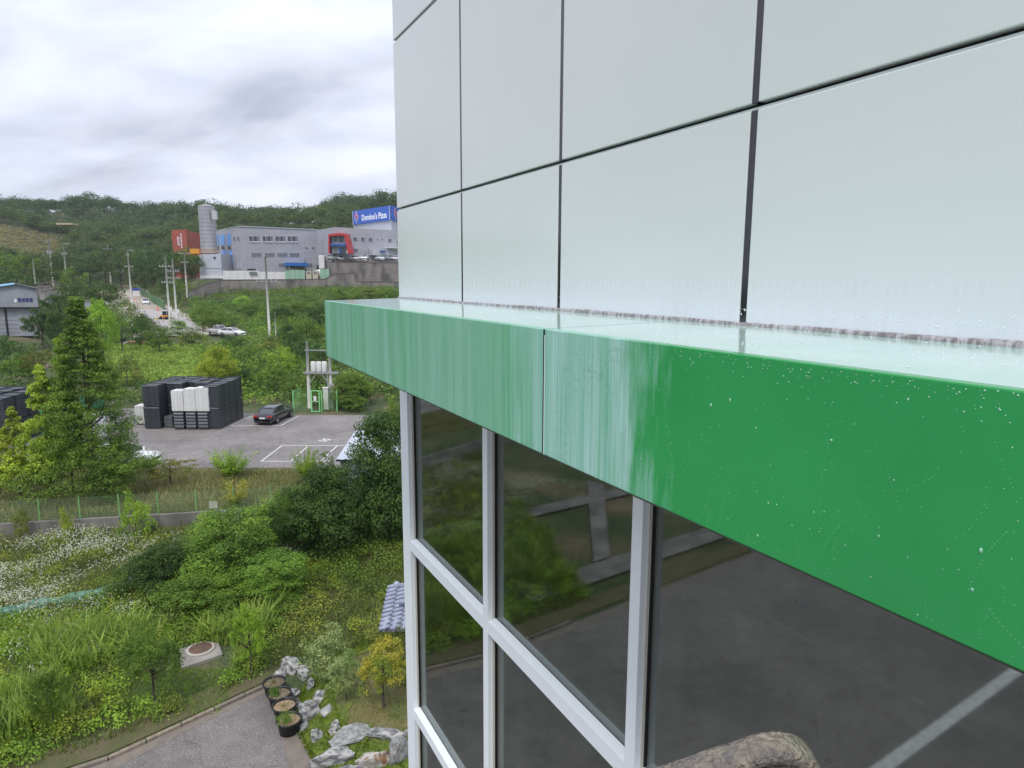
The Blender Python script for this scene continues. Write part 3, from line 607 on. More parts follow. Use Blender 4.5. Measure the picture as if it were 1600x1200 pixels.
def variant(kind, i):
    """crown and trunk meshes of one individual, unit height, cached"""
    k = (kind, i)
    if k in VAR: return VAR[k]
    st = rng.bit_generator.state
    if kind == 'far': C, R = round_clumps(16, .42, .34, .62, .15); P_, N_ = blob_pts(C, R, 20); me = (P_, N_, .085)
    elif kind == 'mid': C, R = round_clumps(46, .42, .36, .60, .12); P_, N_ = blob_pts(C, R, 46); me = (P_, N_, .045)
    elif kind == 'near': C, R = round_clumps(110, .44, .38, .58, .085); P_, N_ = blob_pts(C, R, 95); me = (P_, N_, .028)
    elif kind == 'bush': C, R = round_clumps(60, .62, .60, .36, .16, .3); P_, N_ = blob_pts(C, R, 70, down=.3); me = (P_, N_, .05)
    elif kind == 'dense': C, R = round_clumps(210, .60, .58, .38, .12, .3); P_, N_ = blob_pts(C, R, 150, down=.3); me = (P_, N_, .030)
    elif kind == 'sparse': C, R = round_clumps(60, .40, .38, .58, .07); P_, N_ = blob_pts(C, R, 42, down=.5); me = (P_, N_, .032)
    elif kind == 'cone': C, R = cone_clumps(520, .25, .93, .07, .046); P_, N_ = blob_pts(C, R, 125, down=.5, squash=.6); me = (P_, N_, .0092)
    elif kind == 'conesparse': C, R = cone_clumps(170, .36, .80, .22, .065); P_, N_ = blob_pts(C, R, 75, down=.6, squash=.5); me = (P_, N_, .026)
    elif kind == 'layer': C, R = round_clumps(70, .62, .30, .62, .10, .5); P_, N_ = blob_pts(C, R, 60, squash=.35, down=.5); me = (P_, N_, .036)
    elif kind == 'spray':   # loose upright shoots
        n = 34; a = rng.uniform(0, 6.28, n); el = rng.uniform(.1, .75, n); L = rng.uniform(.55, 1, n); Ps = []
        for j in range(n):
            t = np.linspace(.15, 1, 120); x = np.sin(el[j])*np.cos(a[j])*t*L[j]*.75; y = np.sin(el[j])*np.sin(a[j])*t*L[j]*.75; z = np.cos(el[j])*t*L[j]-.08*t*t
            Ps.append(np.stack([x, y, z], 1)+rng.normal(size=(120, 3))*.028)
        P_ = np.concatenate(Ps); N_ = rng.normal(size=P_.shape)+np.array([0, 0, .8]); me = (P_, N_, .036); C = P_[::60]
    hh = 1.0
    tr_ = limbs(hh, .4, C, 10, {'far': .025, 'mid': .02, 'near': .02, 'cone': .014, 'bush': .02, 'dense': .018, 'sparse': .016, 'conesparse': .014, 'layer': .025, 'spray': .014}[kind])
    tm = bpy.data.meshes.new('trunk'); tm.from_pydata([tuple(v) for v in tr_.v], [], tr_.f); tm.polygons.foreach_set('use_smooth', [True]*len(tr_.f))
    VAR[k] = (me, tm, {}); return VAR[k]
def tree(name, label, cat, x, y, h, wid, kind, m, i=0, z=None, group=None, trunk=True, bark=None, rz=None, zoff=0):
    (P_, N_, ls), tm, cache = variant(kind, i)
    if m.name not in cache: cache[m.name] = leaf_mesh('crown', P_, N_, ls, m)
    bk = bark or M_bark
    z = tz(x, y) if z is None else z
    t = T(name, label, cat, (x, y, z+zoff), group, rz=random.uniform(0, 6.28) if rz is None else rz)
    sx = wid/ {'far': .95, 'mid': .98, 'near': .98, 'bush': 1.35, 'dense': 1.3, 'sparse': .9, 'cone': .56, 'conesparse': .75, 'layer': 1.3, 'spray': 1.0}[kind]
    link_mesh('crown', cache[m.name], t, sc=(sx, sx, h), kind='stuff')
    if trunk:
        if not tm.materials: tm.materials.append(bk)
        link_mesh('trunk', tm, t, sc=(min(sx, h), min(sx, h), h))
    return t
def veg(name, label, cat, px, base, top, halfw, kind, m, i=0, Y=None, **k):
    if Y is None: q = onT(px, base); x, Y, z = q
    else: z = None; x = xat(px, Y, 0); z = tz(x, Y); x = xat(px, Y, z); z = tz(x, Y)
    h = zat(top, Y)-z; wid = 2*halfw/F*(Y*.988+(CAMZ-z)*.156)
    return tree(name, label, cat, x, Y, h, wid, kind, m, i, z=z, **k)
# --- forest on the hills: a mass of crowns
def forest(name, N, pxr, Yr, m, leaf, per, seed, hr=(7, 11), reject=None, edge=1.0):
    Cs = []; Rs = []; k = 0
    r = np.random.default_rng(seed); px = r.uniform(*pxr, N*4); Y = np.sqrt(r.uniform(Yr[0]**2, Yr[1]**2, N*4)); x = (px-800)/F*(Y*.988+1)
    ok = ~reject(px, Y, x) if reject is not None else np.ones(len(px), bool); x = x[ok][:N]; Y = Y[ok][:N]; z = terr(x, Y)
    for i in range(len(x)):
        h = r.uniform(*hr); w = h*r.uniform(.38, .62); n = 6; C, R = round_clumps(n, w*.55, h*.25, h*.55, w*.62, .3); C = C+np.array([x[i], Y[i], z[i]]); Cs.append(C); Rs.append(R)
    C = np.concatenate(Cs); R = np.concatenate(Rs); P_, N_ = blob_pts(C, R, per, down=.2, inner=.9, jit=.3)
    return link_mesh(name, leaf_mesh(name, P_, N_, leaf, m, aspect=.8), kind='stuff')
def rej(px, Y, x):
    clear = (px < 118-(352-Y)*.25) & (Y > 262) & (Y < 352) & (px > -120)
    fac = (px > 250) & (px < 720) & (Y < 285)
    return clear | fac
tag(forest('far_forest', 1900, (-120, 1120), (385, 545), L_hill, .85, 30, 1, (8, 12), rej), 'dark wooded ridge closing the view behind the grey factory', 'forest')
tag(forest('hillside_forest', 1800, (-120, 1120), (244, 392), L_hill2, .62, 44, 2, (7, 10), rej), 'lighter green wood on the lower hillside above the village road', 'forest')
tag(forest('side_forest', 420, (-1100, -130), (120, 520), L_hill, 1.9, 7, 4, (8, 12)), 'wood continuing along the hill to the left', 'forest')
# individual trees between the fields and the hill
row = [ # px, top, Y, halfw, mat, label
 (12,403,205,24,L_mid,'bright round tree above the blue roofed shed'),(44,398,212,26,L_mid,'broad light green tree behind the white pole left of the valley'),
 (30,422,168,30,L_dark,'dark brownish tree directly behind the blue roofed shed'),(70,415,180,26,L_hill2,'tree between the two leftmost tall poles'),
 (100,405,214,24,L_hill,'dark tree behind the curved street light pole'),(118,420,182,26,L_mid,'mid green tree right of the long brown roofs'),(142,396,225,24,L_hill,'dark rounded tree left of the fourth pole'),
 (165,388,235,22,L_hill2,'pale tree crown behind the fourth pole'),(190,400,222,24,L_hill2,'tree filling the gap left of the street lamp on the road'),(125,443,140,34,L_dark,'wide dark tree roofing the black parked shelter'),
 (165,441,146,32,L_dark,'wide dark tree left of the road bend'),(96,458,128,24,L_dark,'dark tree just right of the grey shed'),(212,402,240,20,L_dark,'tree at the far end of the road'),
 (238,388,232,22,L_dark,'dark tall tree left of the brick red tower'),(252,408,210,24,L_dark,'deep green tree behind the twin power poles'),(276,388,216,20,L_dark,'tree hiding the foot of the brick red tower'),
 (298,392,214,18,L_mid,'olive tree between red tower and silo base'),(228,420,205,22,L_hill,'dark tree beside the green road fence'),(296,418,205,18,L_dark,'low dark tree at the foot of the silo'),
 (262,432,190,16,L_hill2,'bushy tree behind the green road fence'),(282,440,180,16,L_mid,'light tree above the pair of white signs'),(6,425,190,20,L_dark,'dark tree at the left picture edge above the shed')]
for i, (px, top, Y, hw, m, lb) in enumerate(row+[(287,398,204,20,L_dark,'dark tree right in front of the red low wing'),(305,399,201,15,L_dark,'narrow dark tree between red tower and silo base')]):
    veg('deciduous_tree', lb, 'tree', px, None, top, hw, 'mid', m, i % 4, Y=Y)
# hedges and orchards around the field
mids = [(68,483,104,30,'near',L_dark,'pale flowered dark tree in front of the grey shed'),(95,486,100,18,'near',L_dark,'dark tree right of the shed door'),(165,470,84,28,'near',L_bright,'bright green tree rising beside the tip of the conical tree'),
 (192,494,104,24,'mid',L_mid,'green tree below the road bend'),(222,497,112,26,'bush',L_dark,'dark shrub under the road guard edge'),(250,512,104,26,'bush',L_mid,'wide shrub below the orange tractor'),
 (18,530,86,30,'bush',L_dark,'dark shrub left below the grey shed'),(20,560,76,34,'bush',L_mid,'shrub at the left edge above the black stacks'),(60,548,78,24,'bush',L_weed,'olive shrub above the left black stacks'),
 (200,560,78,26,'bush',L_weed,'dull green shrub right of the conical tree above the blue crates'),(340,541,74,34,'dense',L_lime,'round yellow green tree behind the black pallet stacks'),
 (440,545,80,28,'bush',L_bright,'bright lime shrub left of the transformer poles'),(420,572,74,36,'bush',L_mid,'broad green shrub behind the black car'),(385,575,74,24,'bush',L_dark,'dark shrub at the right end of the black stacks'),
 (462,590,70,26,'bush',L_mid,'green shrub left of the transformer fence'),(495,572,76,26,'bush',L_weed,'pale green shrub behind the transformer poles'),(545,585,67,40,'dense',L_mid,'large leafy shrub right of the transformer fence'),
 (552,618,64.6,26,'bush',L_mid,'low shrub at the kerb right of the transformer fence'),(470,520,92,34,'bush',L_dark,'dark thicket tree above the transformer'),(500,545,86,30,'bush',L_dark,'dark tree directly behind the transformer'),
 (610,590,80,24,'bush',L_bright,'bright shrub beside the concrete path end'),(300,515,112,24,'bush',L_weed,'shrub left of the white pickup'),(278,500,122,18,'bush',L_mid,'shrub right below the orange tractor'),
 (318,478,128,22,'bush',L_mid,'green shrub above the white pickup'),(350,488,138,26,'bush',L_mid,'green shrub behind the white sedan'),(395,470,150,26,'bush',L_mid,'shrub in front of the long concrete wall'),(378,462,160,16,'mid',L_bright,'slim bright tree against the concrete wall'),
 (440,478,140,28,'bush',L_dark,'dark shrub right of the lone concrete pole'),(470,470,150,26,'bush',L_mid,'mid green shrub below the upper concrete wall'),(500,476,130,26,'bush',L_dark,'dark shrub at the canopy corner'),
 (535,452,165,26,'bush',L_mid,'shrub under the upper block wall'),(575,450,170,26,'bush',L_weed,'olive shrub under the upper block wall'),(610,452,168,24,'bush',L_mid,'rightmost shrub under the upper block wall'),
 (425,528,100,24,'bush',L_weed,'olive shrub behind the lone concrete pole foot'),(390,540,92,26,'bush',L_mid,'green shrub below the white sedan'),(365,528,104,20,'bush',L_dark,'dark shrub hiding the front of the white sedan'),
 (480,500,108,30,'bush',L_mid,'shrub in the thicket left of the canopy corner'),(452,505,112,22,'bush',L_dark,'dark shrub right of the grey post')]
for i, (px, top, Y, hw, kd, m, lb) in enumerate(mids):
    veg('shrub' if kd in ('bush', 'dense') else 'leafy_tree', lb, 'shrub' if kd in ('bush', 'dense') else 'tree', px, None, top, hw, kd, m, i % 3, Y=Y)
# ground cover thickets (nobody could count these)
def cover(name, N, pxr, Yr, m, leaf, per, seed, hr=(.4, 1.3), wr=(.5, 1.2), test=None, lab=None, cat='undergrowth', dens=None):
    r = np.random.default_rng(seed); px = r.uniform(*pxr, N*3); Y = np.sqrt(r.uniform(Yr[0]**2, Yr[1]**2, N*3)); x = (px-800)/F*(Y*.988+1.8)
    if test is not None: k = test(px, Y, x); px, Y, x = px[k], Y[k], x[k]
    x = x[:N]; Y = Y[:N]; h = r.uniform(*hr, len(x)); w = r.uniform(*wr, len(x)); z = terr(x, Y)
    C = np.stack([x, Y, z+h*.35], 1); P_, N_ = blob_pts(C, w, per, squash=1, down=.1, inner=.4); idx = np.repeat(np.arange(len(x)), per)
    P_[:, 2] = C[idx, 2]+(P_[:, 2]-C[idx, 2])*(h/w)[idx]*.8
    return link_mesh(name, leaf_mesh(name, P_, N_, leaf, m), kind='stuff', label=lab, category=cat) if False else tag(link_mesh(name, leaf_mesh(name, P_, N_, leaf, m), kind='stuff'), lab, cat)
notroad = lambda px, Y, x: ~((Y > 118) & (Y < 240) & (np.abs(px-np.interp(Y, [118, 135, 180, 215, 240], [292, 268, 232, 208, 198])) < np.interp(Y, [118, 240], [40, 10]))) & ~((px > 165) & (px < 318) & (Y < 113) & (Y > 77))
cover('thicket', 2500, (300, 960), (67, 195), L_mid, .34, 55, 11, (.8, 2.2), (1.0, 2.4), lambda px, Y, x: notroad(px, Y, x) & ~(np.abs(x-np.interp(Y, [64, 80, 100, 110], [-6.8, -2, 1.5, 3])) < 2.6*(Y < 106)) & ~((px > 325) & (px < 385) & (Y > 112) & (Y < 133)), 'tangled green thicket sloping up behind the parking lot')
cover('thicket', 1500, (300, 960), (67, 195), L_dark, .34, 50, 12, (.7, 2.0), (1.0, 2.2), lambda px, Y, x: notroad(px, Y, x) & ~(np.abs(x-np.interp(Y, [64, 80, 100, 110], [-6.8, -2, 1.5, 3])) < 2.6*(Y < 106)) & ~((px > 325) & (px < 385) & (Y > 112) & (Y < 133)), 'darker patches of the thicket behind the parking lot')
cover('thicket', 1300, (-260, 300), (67, 250), L_dark, .42, 45, 13, (.6, 2.2), (1.2, 2.6), lambda px, Y, x: notroad(px, Y, x) & ~((px > -40) & (px < 64) & (Y > 104) & (Y < 122)), 'scrub around the field and along the village road')
cover('thicket', 860, (300, 960), (67, 150), L_bright, .28, 60, 18, (.8, 1.9), (.8, 1.9), lambda px, Y, x: notroad(px, Y, x) & ~(np.abs(x-np.interp(Y, [64, 80, 100, 110], [-6.8, -2, 1.5, 3])) < 2.6*(Y < 106)) & ~((px > 325) & (px < 385) & (Y > 112) & (Y < 133)), 'bright yellow green shrubs dotted through the thicket')
cover('scrub', 500, (-260, 300), (67, 250), L_weed, .40, 45, 14, (.5, 1.6), (1.0, 2.2), lambda px, Y, x: notroad(px, Y, x) & ~((px > -40) & (px < 64) & (Y > 104) & (Y < 122)), 'pale weedy scrub among the field edges')
cover('hill_meadow', 1100, (-160, 122), (262, 352), L_dry, .7, 30, 15, (.4, 1.6), (1.5, 3), None, 'tan and olive cleared slope on the left hill')
MB().prism([(P(96,350,338)+Vector(v)).xy for v in ((-3,0,0),(5,0,0),(5,5,0),(-3,5,0))], zat(353,338), zat(350.5,338)).build('earth_bank', mat('bare_earth', (.52,.42,.28), .95), kind='structure')
# crop field in rows
def crops():
    V = []; r = np.random.default_rng(5)
    A = []
    for Y in np.arange(79, 112, 1.25):
        for px in np.arange(150, 322, 2.6): A.append((px+r.uniform(-1, 1), Y+r.uniform(-.25, .25)))
    A = np.array(A); x = (A[:, 0]-800)/F*(A[:, 1]*.988+1.9); z = terr(x, A[:, 1]); C = np.stack([x, A[:, 1], z+.3], 1)
    idx = np.repeat(np.arange(len(C)), 14); Pn = C[idx]+r.normal(size=(len(idx), 3))*np.array([.22, .16, .16]); N_ = r.normal(size=Pn.shape)+np.array([0, 0, .5])
    return tag(link_mesh('crop_rows', leaf_mesh('crop_rows', Pn, N_, .34, leafmat('leaf_crop', (.185,.31,.08), (.10,.185,.045), .6, .7), aspect=.35, up=.6), kind='stuff'), 'rows of leafy green crops in the small field', 'crops')
crops()
# --- grasses, weeds and white flowers on the near slope
def blades(name, N, region, m, hr, wdt, seed, lab, clump=0, bend=.5, cat='grass'):
    r = np.random.default_rng(seed); xy = region(r, N); x, y = xy[:, 0], xy[:, 1]; z = terr(x, y)
    h = r.uniform(*hr, len(x))*r.uniform(.6, 1, len(x)); a = r.uniform(0, 2*pi, len(x)); w = wdt*r.uniform(.6, 1.4, len(x)); b = h*bend*r.uniform(.1, 1, len(x)); a2 = r.uniform(0, 2*pi, len(x))
    B = np.stack([x, y, z-.03], 1); s = np.stack([np.cos(a), np.sin(a), 0*a], 1)*w[:, None]*.5; l = np.stack([np.cos(a2)*b, np.sin(a2)*b, h], 1)
    mid = B+l*.5*np.array([.5, .5, 1.15]); tip = B+l
    V = np.stack([B-s*.6, B+s*.6, mid+s, mid-s, mid-s, mid+s, tip+s*.15, tip-s*.15], 1).reshape(-1, 3)
    return tag(link_mesh(name, raw_quads(name, V, m), kind='stuff'), lab, cat)
SLAB = onT(314, 1036)
def kerbline(x): return np.interp(x, [-38, -25, -15, -11.63, -8.15, -7, -2], [6.5, 11.3, 15, 17.13, 20.85, 21.2, 21.6])
def wally(x): return np.interp(x, [-45, -27, -17.6, -12.7, -9.7, -4], [32.4, 33, 34.82, 35.9, 37.0, 38.6])
def slope_region(y0=.0, y1=0., xr=(-40, 3), w=None):
    def f(r, N):
        o = np.zeros((0, 2))
        while len(o) < N:
            x = r.uniform(*xr, N); t = r.uniform(0, 1, N); a = kerbline(x)+y0; b = wally(x)-y1; y = a+(b-a)*t
            k = np.ones(N, bool) if w is None else (r.random(N) < w(x, y, t)); 
            k &= (x > -y*.95-8) & ~((np.abs(x-SLAB[0]) < 1.5) & (y < SLAB[1]+1.0) & (y > SLAB[1]-2.6)); o = np.concatenate([o, np.stack([x, y], 1)[k]])
        return o[:N]
    return f
G_green = leafmat('blade_green', (.11,.19,.045), (.06,.12,.03), .7, .6); G_olive = leafmat('blade_olive', (.18,.20,.055), (.09,.125,.035), .5, .7); G_reed = leafmat('blade_reed', (.16,.27,.07), (.08,.16,.04), .8, .5)
G_dry = leafmat('blade_dry', (.30,.26,.15), (.19,.18,.08), .5, .5)
blades('slope_grass', 56000, slope_region(1.1, .1), G_olive, (.15, .6), .035, 21, 'tall mixed grass covering the slope below the fence')
blades('verge_grass', 26000, slope_region(.3, 0, w=lambda x, y, t: t < .16), G_olive, (.03, .13), .025, 22, 'short green grass verge behind the yard kerb')
blades('slab_grass', 5000, lambda r, N: np.stack([r.uniform(SLAB[0]-2, SLAB[0]+2, N), r.uniform(SLAB[1]-3, SLAB[1]-.5, N)], 1), G_green, (.06, .2), .03, 77, 'grass in front of the manhole slab')
blades('reeds', 9000, slope_region(1.0, 0, xr=(-26, -9.5), w=lambda x, y, t: (t > .08) & (t < .42) & (np.sin(x*1.1)+np.sin(y*1.4+1) > .1)), G_reed, (.7, 1.55), .055, 23, 'long pale green reed blades leaning over the slope foot', bend=.7, cat='reeds')
def emb(r, N):
    x = r.uniform(-46, 6, N); y = wally(x)+.4+r.random(N)*(43.6-wally(x)-.4); return np.stack([x, y], 1)
blades('dry_grass', 36000, emb, G_dry, (.15, .6), .03, 24, 'tan dry grass on the strip between fence and parking lot')
blades('embankment_grass', 26000, emb, G_olive, (.1, .45), .035, 25, 'green grass mixed through the dry strip by the parking lot')
def cover2(name, N, region, m, leaf, per, seed, hr, wr, lab, cat='undergrowth'):
    r = np.random.default_rng(seed); xy = region(r, N); h = r.uniform(*hr, N); w = r.uniform(*wr, N); C = np.stack([xy[:, 0], xy[:, 1], terr(xy[:, 0], xy[:, 1])+h*.4], 1)
    P_, N_ = blob_pts(C, w, per, squash=1, down=.15, inner=.3); idx = np.repeat(np.arange(N), per); P_[:, 2] = C[idx, 2]+(P_[:, 2]-C[idx, 2])*(h/w)[idx]*.7
    return tag(link_mesh(name, leaf_mesh(name, P_, N_, leaf, m), kind='stuff'), lab, cat)
cover2('weeds', 800, slope_region(1.5, .2), L_weed, .085, 130, 31, (.3, .9), (.3, .7), 'olive weeds in clumps over the near slope')
cover2('weeds', 520, slope_region(1.5, .2, xr=(-32, -9), w=lambda x, y, t: t < .55), L_bright, .09, 130, 32, (.2, .6), (.3, .8), 'bright green creeping weeds along the slope foot')
cover2('weeds', 260, slope_region(1.5, .1, xr=(-34, -5)), L_lime, .075, 170, 37, (.3, 1.0), (.25, .6), 'pale rounded weeds and seedlings across the slope')
cover2('brambles', 200, slope_region(2, .2, xr=(-18, -4), w=lambda x, y, t: t > .25), L_mid, .10, 160, 33, (.4, 1.1), (.5, .9), 'green brambles between the shrubs and the dark tree')
cover2('vines', 130, lambda r, N: np.stack([x := r.uniform(-13.5, -9.5, N), wally(x)-.3-r.random(N)*2.2], 1), L_bright, .12, 150, 34, (.8, 1.8), (.5, .9), 'bright vine mound climbing over the right end of the fence')
# white daisy fleabane
def flowers():
    r = np.random.default_rng(41); P_ = []
    def dens(x, y): return np.clip(np.sin(x*.55+1.2)*.5+np.sin(y*1.1+x*.4)*.5+.55+.4*np.sin(x*1.7-y), 0, 1.3)
    x = r.uniform(-34, -9.5, 400000); wy = wally(x); t = r.uniform(.40, .985, len(x)); y = kerbline(x)*(1-t)+wy*t
    right = np.clip((-9.8-x)/1.5, 0, 1); k = r.random(len(x)) < dens(x, y)**1.3*.10*np.clip((t-.42)/.2, 0, 1)*right
    x, y = x[k], y[k]; z = terr(x, y)+r.uniform(.40, .85, len(x))+.22*np.sin(x*1.3)*np.sin(y*1.2)
    # clumps
    x2 = []; 
    for (px, py, n, s) in ((52,958,160,.35),(200,960,110,.3),(112,1000,160,.28),(150,1030,60,.2),(435,830,260,.5),(25,1030,60,.3),(60,1065,40,.2)):
        c = onT(px, py+10, 20); q = r.normal(size=(n, 2))*s; x2.append(np.stack([c.x+q[:, 0], c.y+q[:, 1], terr(c.x+q[:, 0], c.y+q[:, 1])+r.uniform(.35, .8, n)], 1))
    Pn = np.concatenate([np.stack([x, y, z], 1)]+x2); N_ = r.normal(size=Pn.shape)*.5+np.array([0, -.2, 1])
    print('flowers', len(Pn)); Pn = np.repeat(Pn, 2, 0)+r.normal(size=(len(Pn)*2, 3))*.02
    tag(link_mesh('white_flowers', leaf_mesh('white_flowers', Pn, np.repeat(N_, 2, 0), .040, M_flower, aspect=1), kind='stuff'), 'drift of small white flowers below the fence', 'flowers')
    k = r.choice(len(x), 9000); st = np.stack([x[k], y[k], terr(x[k], y[k])+.3], 1)+r.normal(size=(9000, 3))*np.array([.1, .1, .12])
    tag(link_mesh('flower_leaves', leaf_mesh('flower_leaves', st, r.normal(size=st.shape)+np.array([0, 0, .5]), .11, leafmat('leaf_flower', (.15,.22,.08), (.08,.13,.045), .7, .6), aspect=.3, up=.8), kind='stuff'), 'pale green stems and leaves under the white flowers', 'flowers')
flowers()
# --- named plants near the camera
veg('conical_tree', 'tall conical feathery green tree left of the parking lot', 'tree', 150, 795, 468, 100, 'cone', L_cone, 0, Y=38.0, bark=M_bark)
veg('young_tree', 'light green young tree left of the tall conical tree', 'tree', 84, 775, 578, 54, 'conesparse', L_lime, 0, Y=37.5)
veg('young_tree', 'thin yellow green tree second from the left edge', 'tree', 34, 770, 640, 42, 'conesparse', L_lime, 1, Y=37.5)
veg('young_tree', 'yellow green tree at the very left edge behind the fence', 'tree', 2, 760, 655, 30, 'conesparse', L_lime, 0, Y=38.5)
veg('young_tree', 'slim tree with dark trunk close beside the conical tree', 'tree', 116, 772, 540, 42, 'conesparse', L_bright, 2, Y=38)
veg('spreading_tree', 'low flat crowned reddish olive tree behind the fence', 'tree', 268, 770, 716, 40, 'layer', L_red, 0, Y=40)
veg('willow_shrub', 'loose bright green shrub right of the reddish olive tree', 'shrub', 362, 756, 690, 46, 'spray', L_bright, 0, Y=42)
veg('yellow_shrub', 'small shrub with yellow sprays hanging over the fence', 'shrub', 368, 796, 742, 36, 'spray', L_yel, 1, Y=35.8)
veg('sapling', 'thin leggy sapling in front of the parking lines', 'tree', 478, 760, 690, 30, 'spray', L_bright, 2, Y=41)
veg('sapling', 'sparse sapling left of the small grey shed', 'tree', 505, 768, 704, 20, 'sparse', L_mid, 1, Y=40)
veg('fence_shrub', 'rounded green shrub growing against the concrete wall', 'shrub', 215, 830, 778, 26, 'bush', L_bright, 1, Y=33.2)
veg('fence_shrub', 'small narrow shrub on the wall near the left edge', 'shrub', 38, 850, 800, 14, 'bush', L_weed, 2, Y=32.5)
veg('fence_shrub', 'little bright shrub poking over the wall between green posts', 'shrub', 108, 830, 797, 12, 'bush', L_lime, 0, Y=32.9)
veg('ivy_tree', 'ivy covered leafy growth at the foot of the conical tree', 'shrub', 170, 800, 715, 44, 'bush', L_mid, 0, Y=36.6)
veg('broadleaf_tree', 'large dark glossy broadleaf tree against the building edge', 'tree', 622, 905, 658, 84, 'dense', L_dark, 0, Y=32.5)
veg('broadleaf_tree', 'dark leafy tree left of the largest one below the small shed', 'tree', 508, 900, 728, 74, 'dense', L_dark, 1, Y=31)
veg('broadleaf_tree', 'leafy tree behind the small shed roof by the canopy', 'tree', 612, 800, 628, 30, 'dense', L_mid, 2, Y=44)
veg('broadleaf_shrub', 'mid green shrub spreading left of the dark trees', 'shrub', 470, 860, 765, 60, 'dense', L_mid, 1, Y=32.3)
veg('broadleaf_shrub', 'bright lime shrub in the middle of the slope', 'shrub', 355, 960, 812, 88, 'dense', L_leaf, 0, Y=28.4)
veg('broadleaf_shrub', 'dark green shrub on the left of the middle thicket', 'shrub', 258, 980, 845, 62, 'dense', L_dark, 2, Y=27.6)
veg('broadleaf_shrub', 'dark leafy shrub right of the middle thicket', 'shrub', 425, 985, 872, 68, 'dense', L_leaf, 0, Y=27.0)
veg('broadleaf_shrub', 'lower green shrub in front of the middle thicket', 'shrub', 325, 1000, 890, 70, 'dense', L_leaf, 1, Y=26.2)
veg('broadleaf_shrub', 'bright leafed shrub mass at the left edge of the slope', 'shrub', 45, 1040, 972, 58, 'dense', L_bright, 2, Y=25.5)
veg('broadleaf_shrub', 'olive shrub under the green netting', 'shrub', 165, 965, 925, 40, 'bush', L_weed, 1, Y=28)
veg('roadside_tree', 'small round crowned tree with bare trunk behind the kerb', 'tree', 244, 1108, 985, 44, 'near', L_mid, 0, bark=M_barkl)
veg('roadside_tree', 'narrow dark young tree at the left end of the kerb', 'tree', 88, 1155, 1045, 28, 'near', L_mid, 0, bark=M_barkl)
veg('roadside_tree', 'slender fresh green sapling beside the manhole slab', 'tree', 394, 1062, 945, 30, 'near', L_bright, 1, bark=M_barkl)
veg('variegated_shrub', 'cream and green variegated shrub at the top of the rock garden', 'shrub', 512, 1062, 980, 42, 'bush', L_pale, 0, bark=M_bark)
veg('variegated_shrub', 'smaller cream variegated shrub beside the orange maple', 'shrub', 543, 1098, 1022, 32, 'near', L_pale, 2, bark=M_barkl)
veg('maple', 'orange yellow small maple on the rock garden lawn', 'tree', 602, 1108, 1002, 44, 'near', L_yel, 1, bark=M_barkl)
veg('maple', 'green low maple behind the orange one', 'shrub', 640, 1070, 990, 26, 'bush', L_weed, 1)
# ------------------------------------------------------------------ fence on the retaining wall
wallT = T('retaining_wall', 'low grey concrete retaining wall under the green mesh fence', 'wall', (-18, 34, -.8))
wx = np.arange(-44, -5.9, 1.9)
for a, b in zip(wx, wx[1:]):
    MB().obox((a+.006, wally(a)), (b-.006, wally(b)), .22, -1.3, .30+random.uniform(-.01, .01)).build('concrete_block', M_concd, wallT, bevel=.015)
M_gp = mat('green_post', (.24,.48,.17), .5, (.16,.38,.13), scale=3); M_mesh = mat('green_mesh', (.20,.30,.17), .5)
fen = T('mesh_fence', 'green wire mesh fence standing on the low concrete wall', 'fence', (-18, 34.2, .3))
def mesh_panel(a, b, z0a, z0b, h, parent, m, nh=14, nv=30, r=.0035):
    mb = MB(); A = Vector((*a, z0a)); B = Vector((*b, z0b)); U = (B-A)
    for k in range(nh): z = Vector((0,0,h*(k+.5)/nh)); mb.tube([A+z, B+z], r, 3, cap=False)
    for k in range(nv): p = A+U*((k+.5)/nv); mb.tube([p, p+Vector((0,0,h))], r, 3, cap=False)
    return mb.build('mesh_panel', m, parent)
wx2 = np.arange(-42.1, -7, 1.9)
for i, a in enumerate(wx2):
    y = wally(a); MB().box(a-.025, a+.025, y-.025, y+.025, .28, 1.56).build('post', M_gp, fen)
    if i+1 < len(wx2): mesh_panel((a+.03, y), (wx2[i+1]-.03, wally(wx2[i+1])), .36, .36, 1.14, fen, M_mesh)
c = P(334, 790, float(wally(-15.7))-.06); sg = T('fence_sign', 'small blank looking pale notice board hung on the mesh fence', 'sign', tuple(c))
MB().box(c.x-.23, c.x+.23, c.y-.02, c.y-.005, c.z-.2, c.z+.2).build('board', mat('sign_pale', (.62,.62,.52), .6), sg, bevel=.004)
mb = MB()
for k in range(4): mb.box(c.x-.17, c.x+.12+.03*(k%2), c.y-.0235, c.y-.021, c.z+.13-.09*k, c.z+.15-.09*k)
mb.build('print', mat('print_grey', (.30,.32,.28), .7), sg)
# green netting fence on the slope
def netting(name, label, pts, h, m):
    W_ = [Vector(p) for p in pts]; t = T(name, label, 'netting', tuple(W_[0])); mb = MB(); vs = []; n = 14; L = []
    for a, b in zip(W_, W_[1:]):
        for k in range(n): L.append(a.lerp(b, k/n))
    L.append(W_[-1])
    for i, p in enumerate(L):
        s = .03*sin(i*.9); vs += [(p.x, p.y+s, p.z), (p.x, p.y-s-.03, p.z+h*.5), (p.x+s, p.y+.05, p.z+h*(1-.12*sin(i*pi/n)**2)), (p.x, p.y+.12, p.z+h*.8)]
    mb.add(vs, [(4*i+k, 4*i+k+1, 4*i+5+k, 4*i+4+k) for i in range(len(L)-1) for k in range(3)]); mb.build('net', m, t, smooth=True)
    mb = MB()
    for p in W_: MB().tube([p+Vector((0,.03,-.2)), p+Vector((0,.03,h+.06))], .02, 6).build('stake', M_bark, t)
M_net = mat('green_net', (.13,.33,.24), .6, (.22,.42,.34), scale=5, bump=.3, trans=.3, world=True)
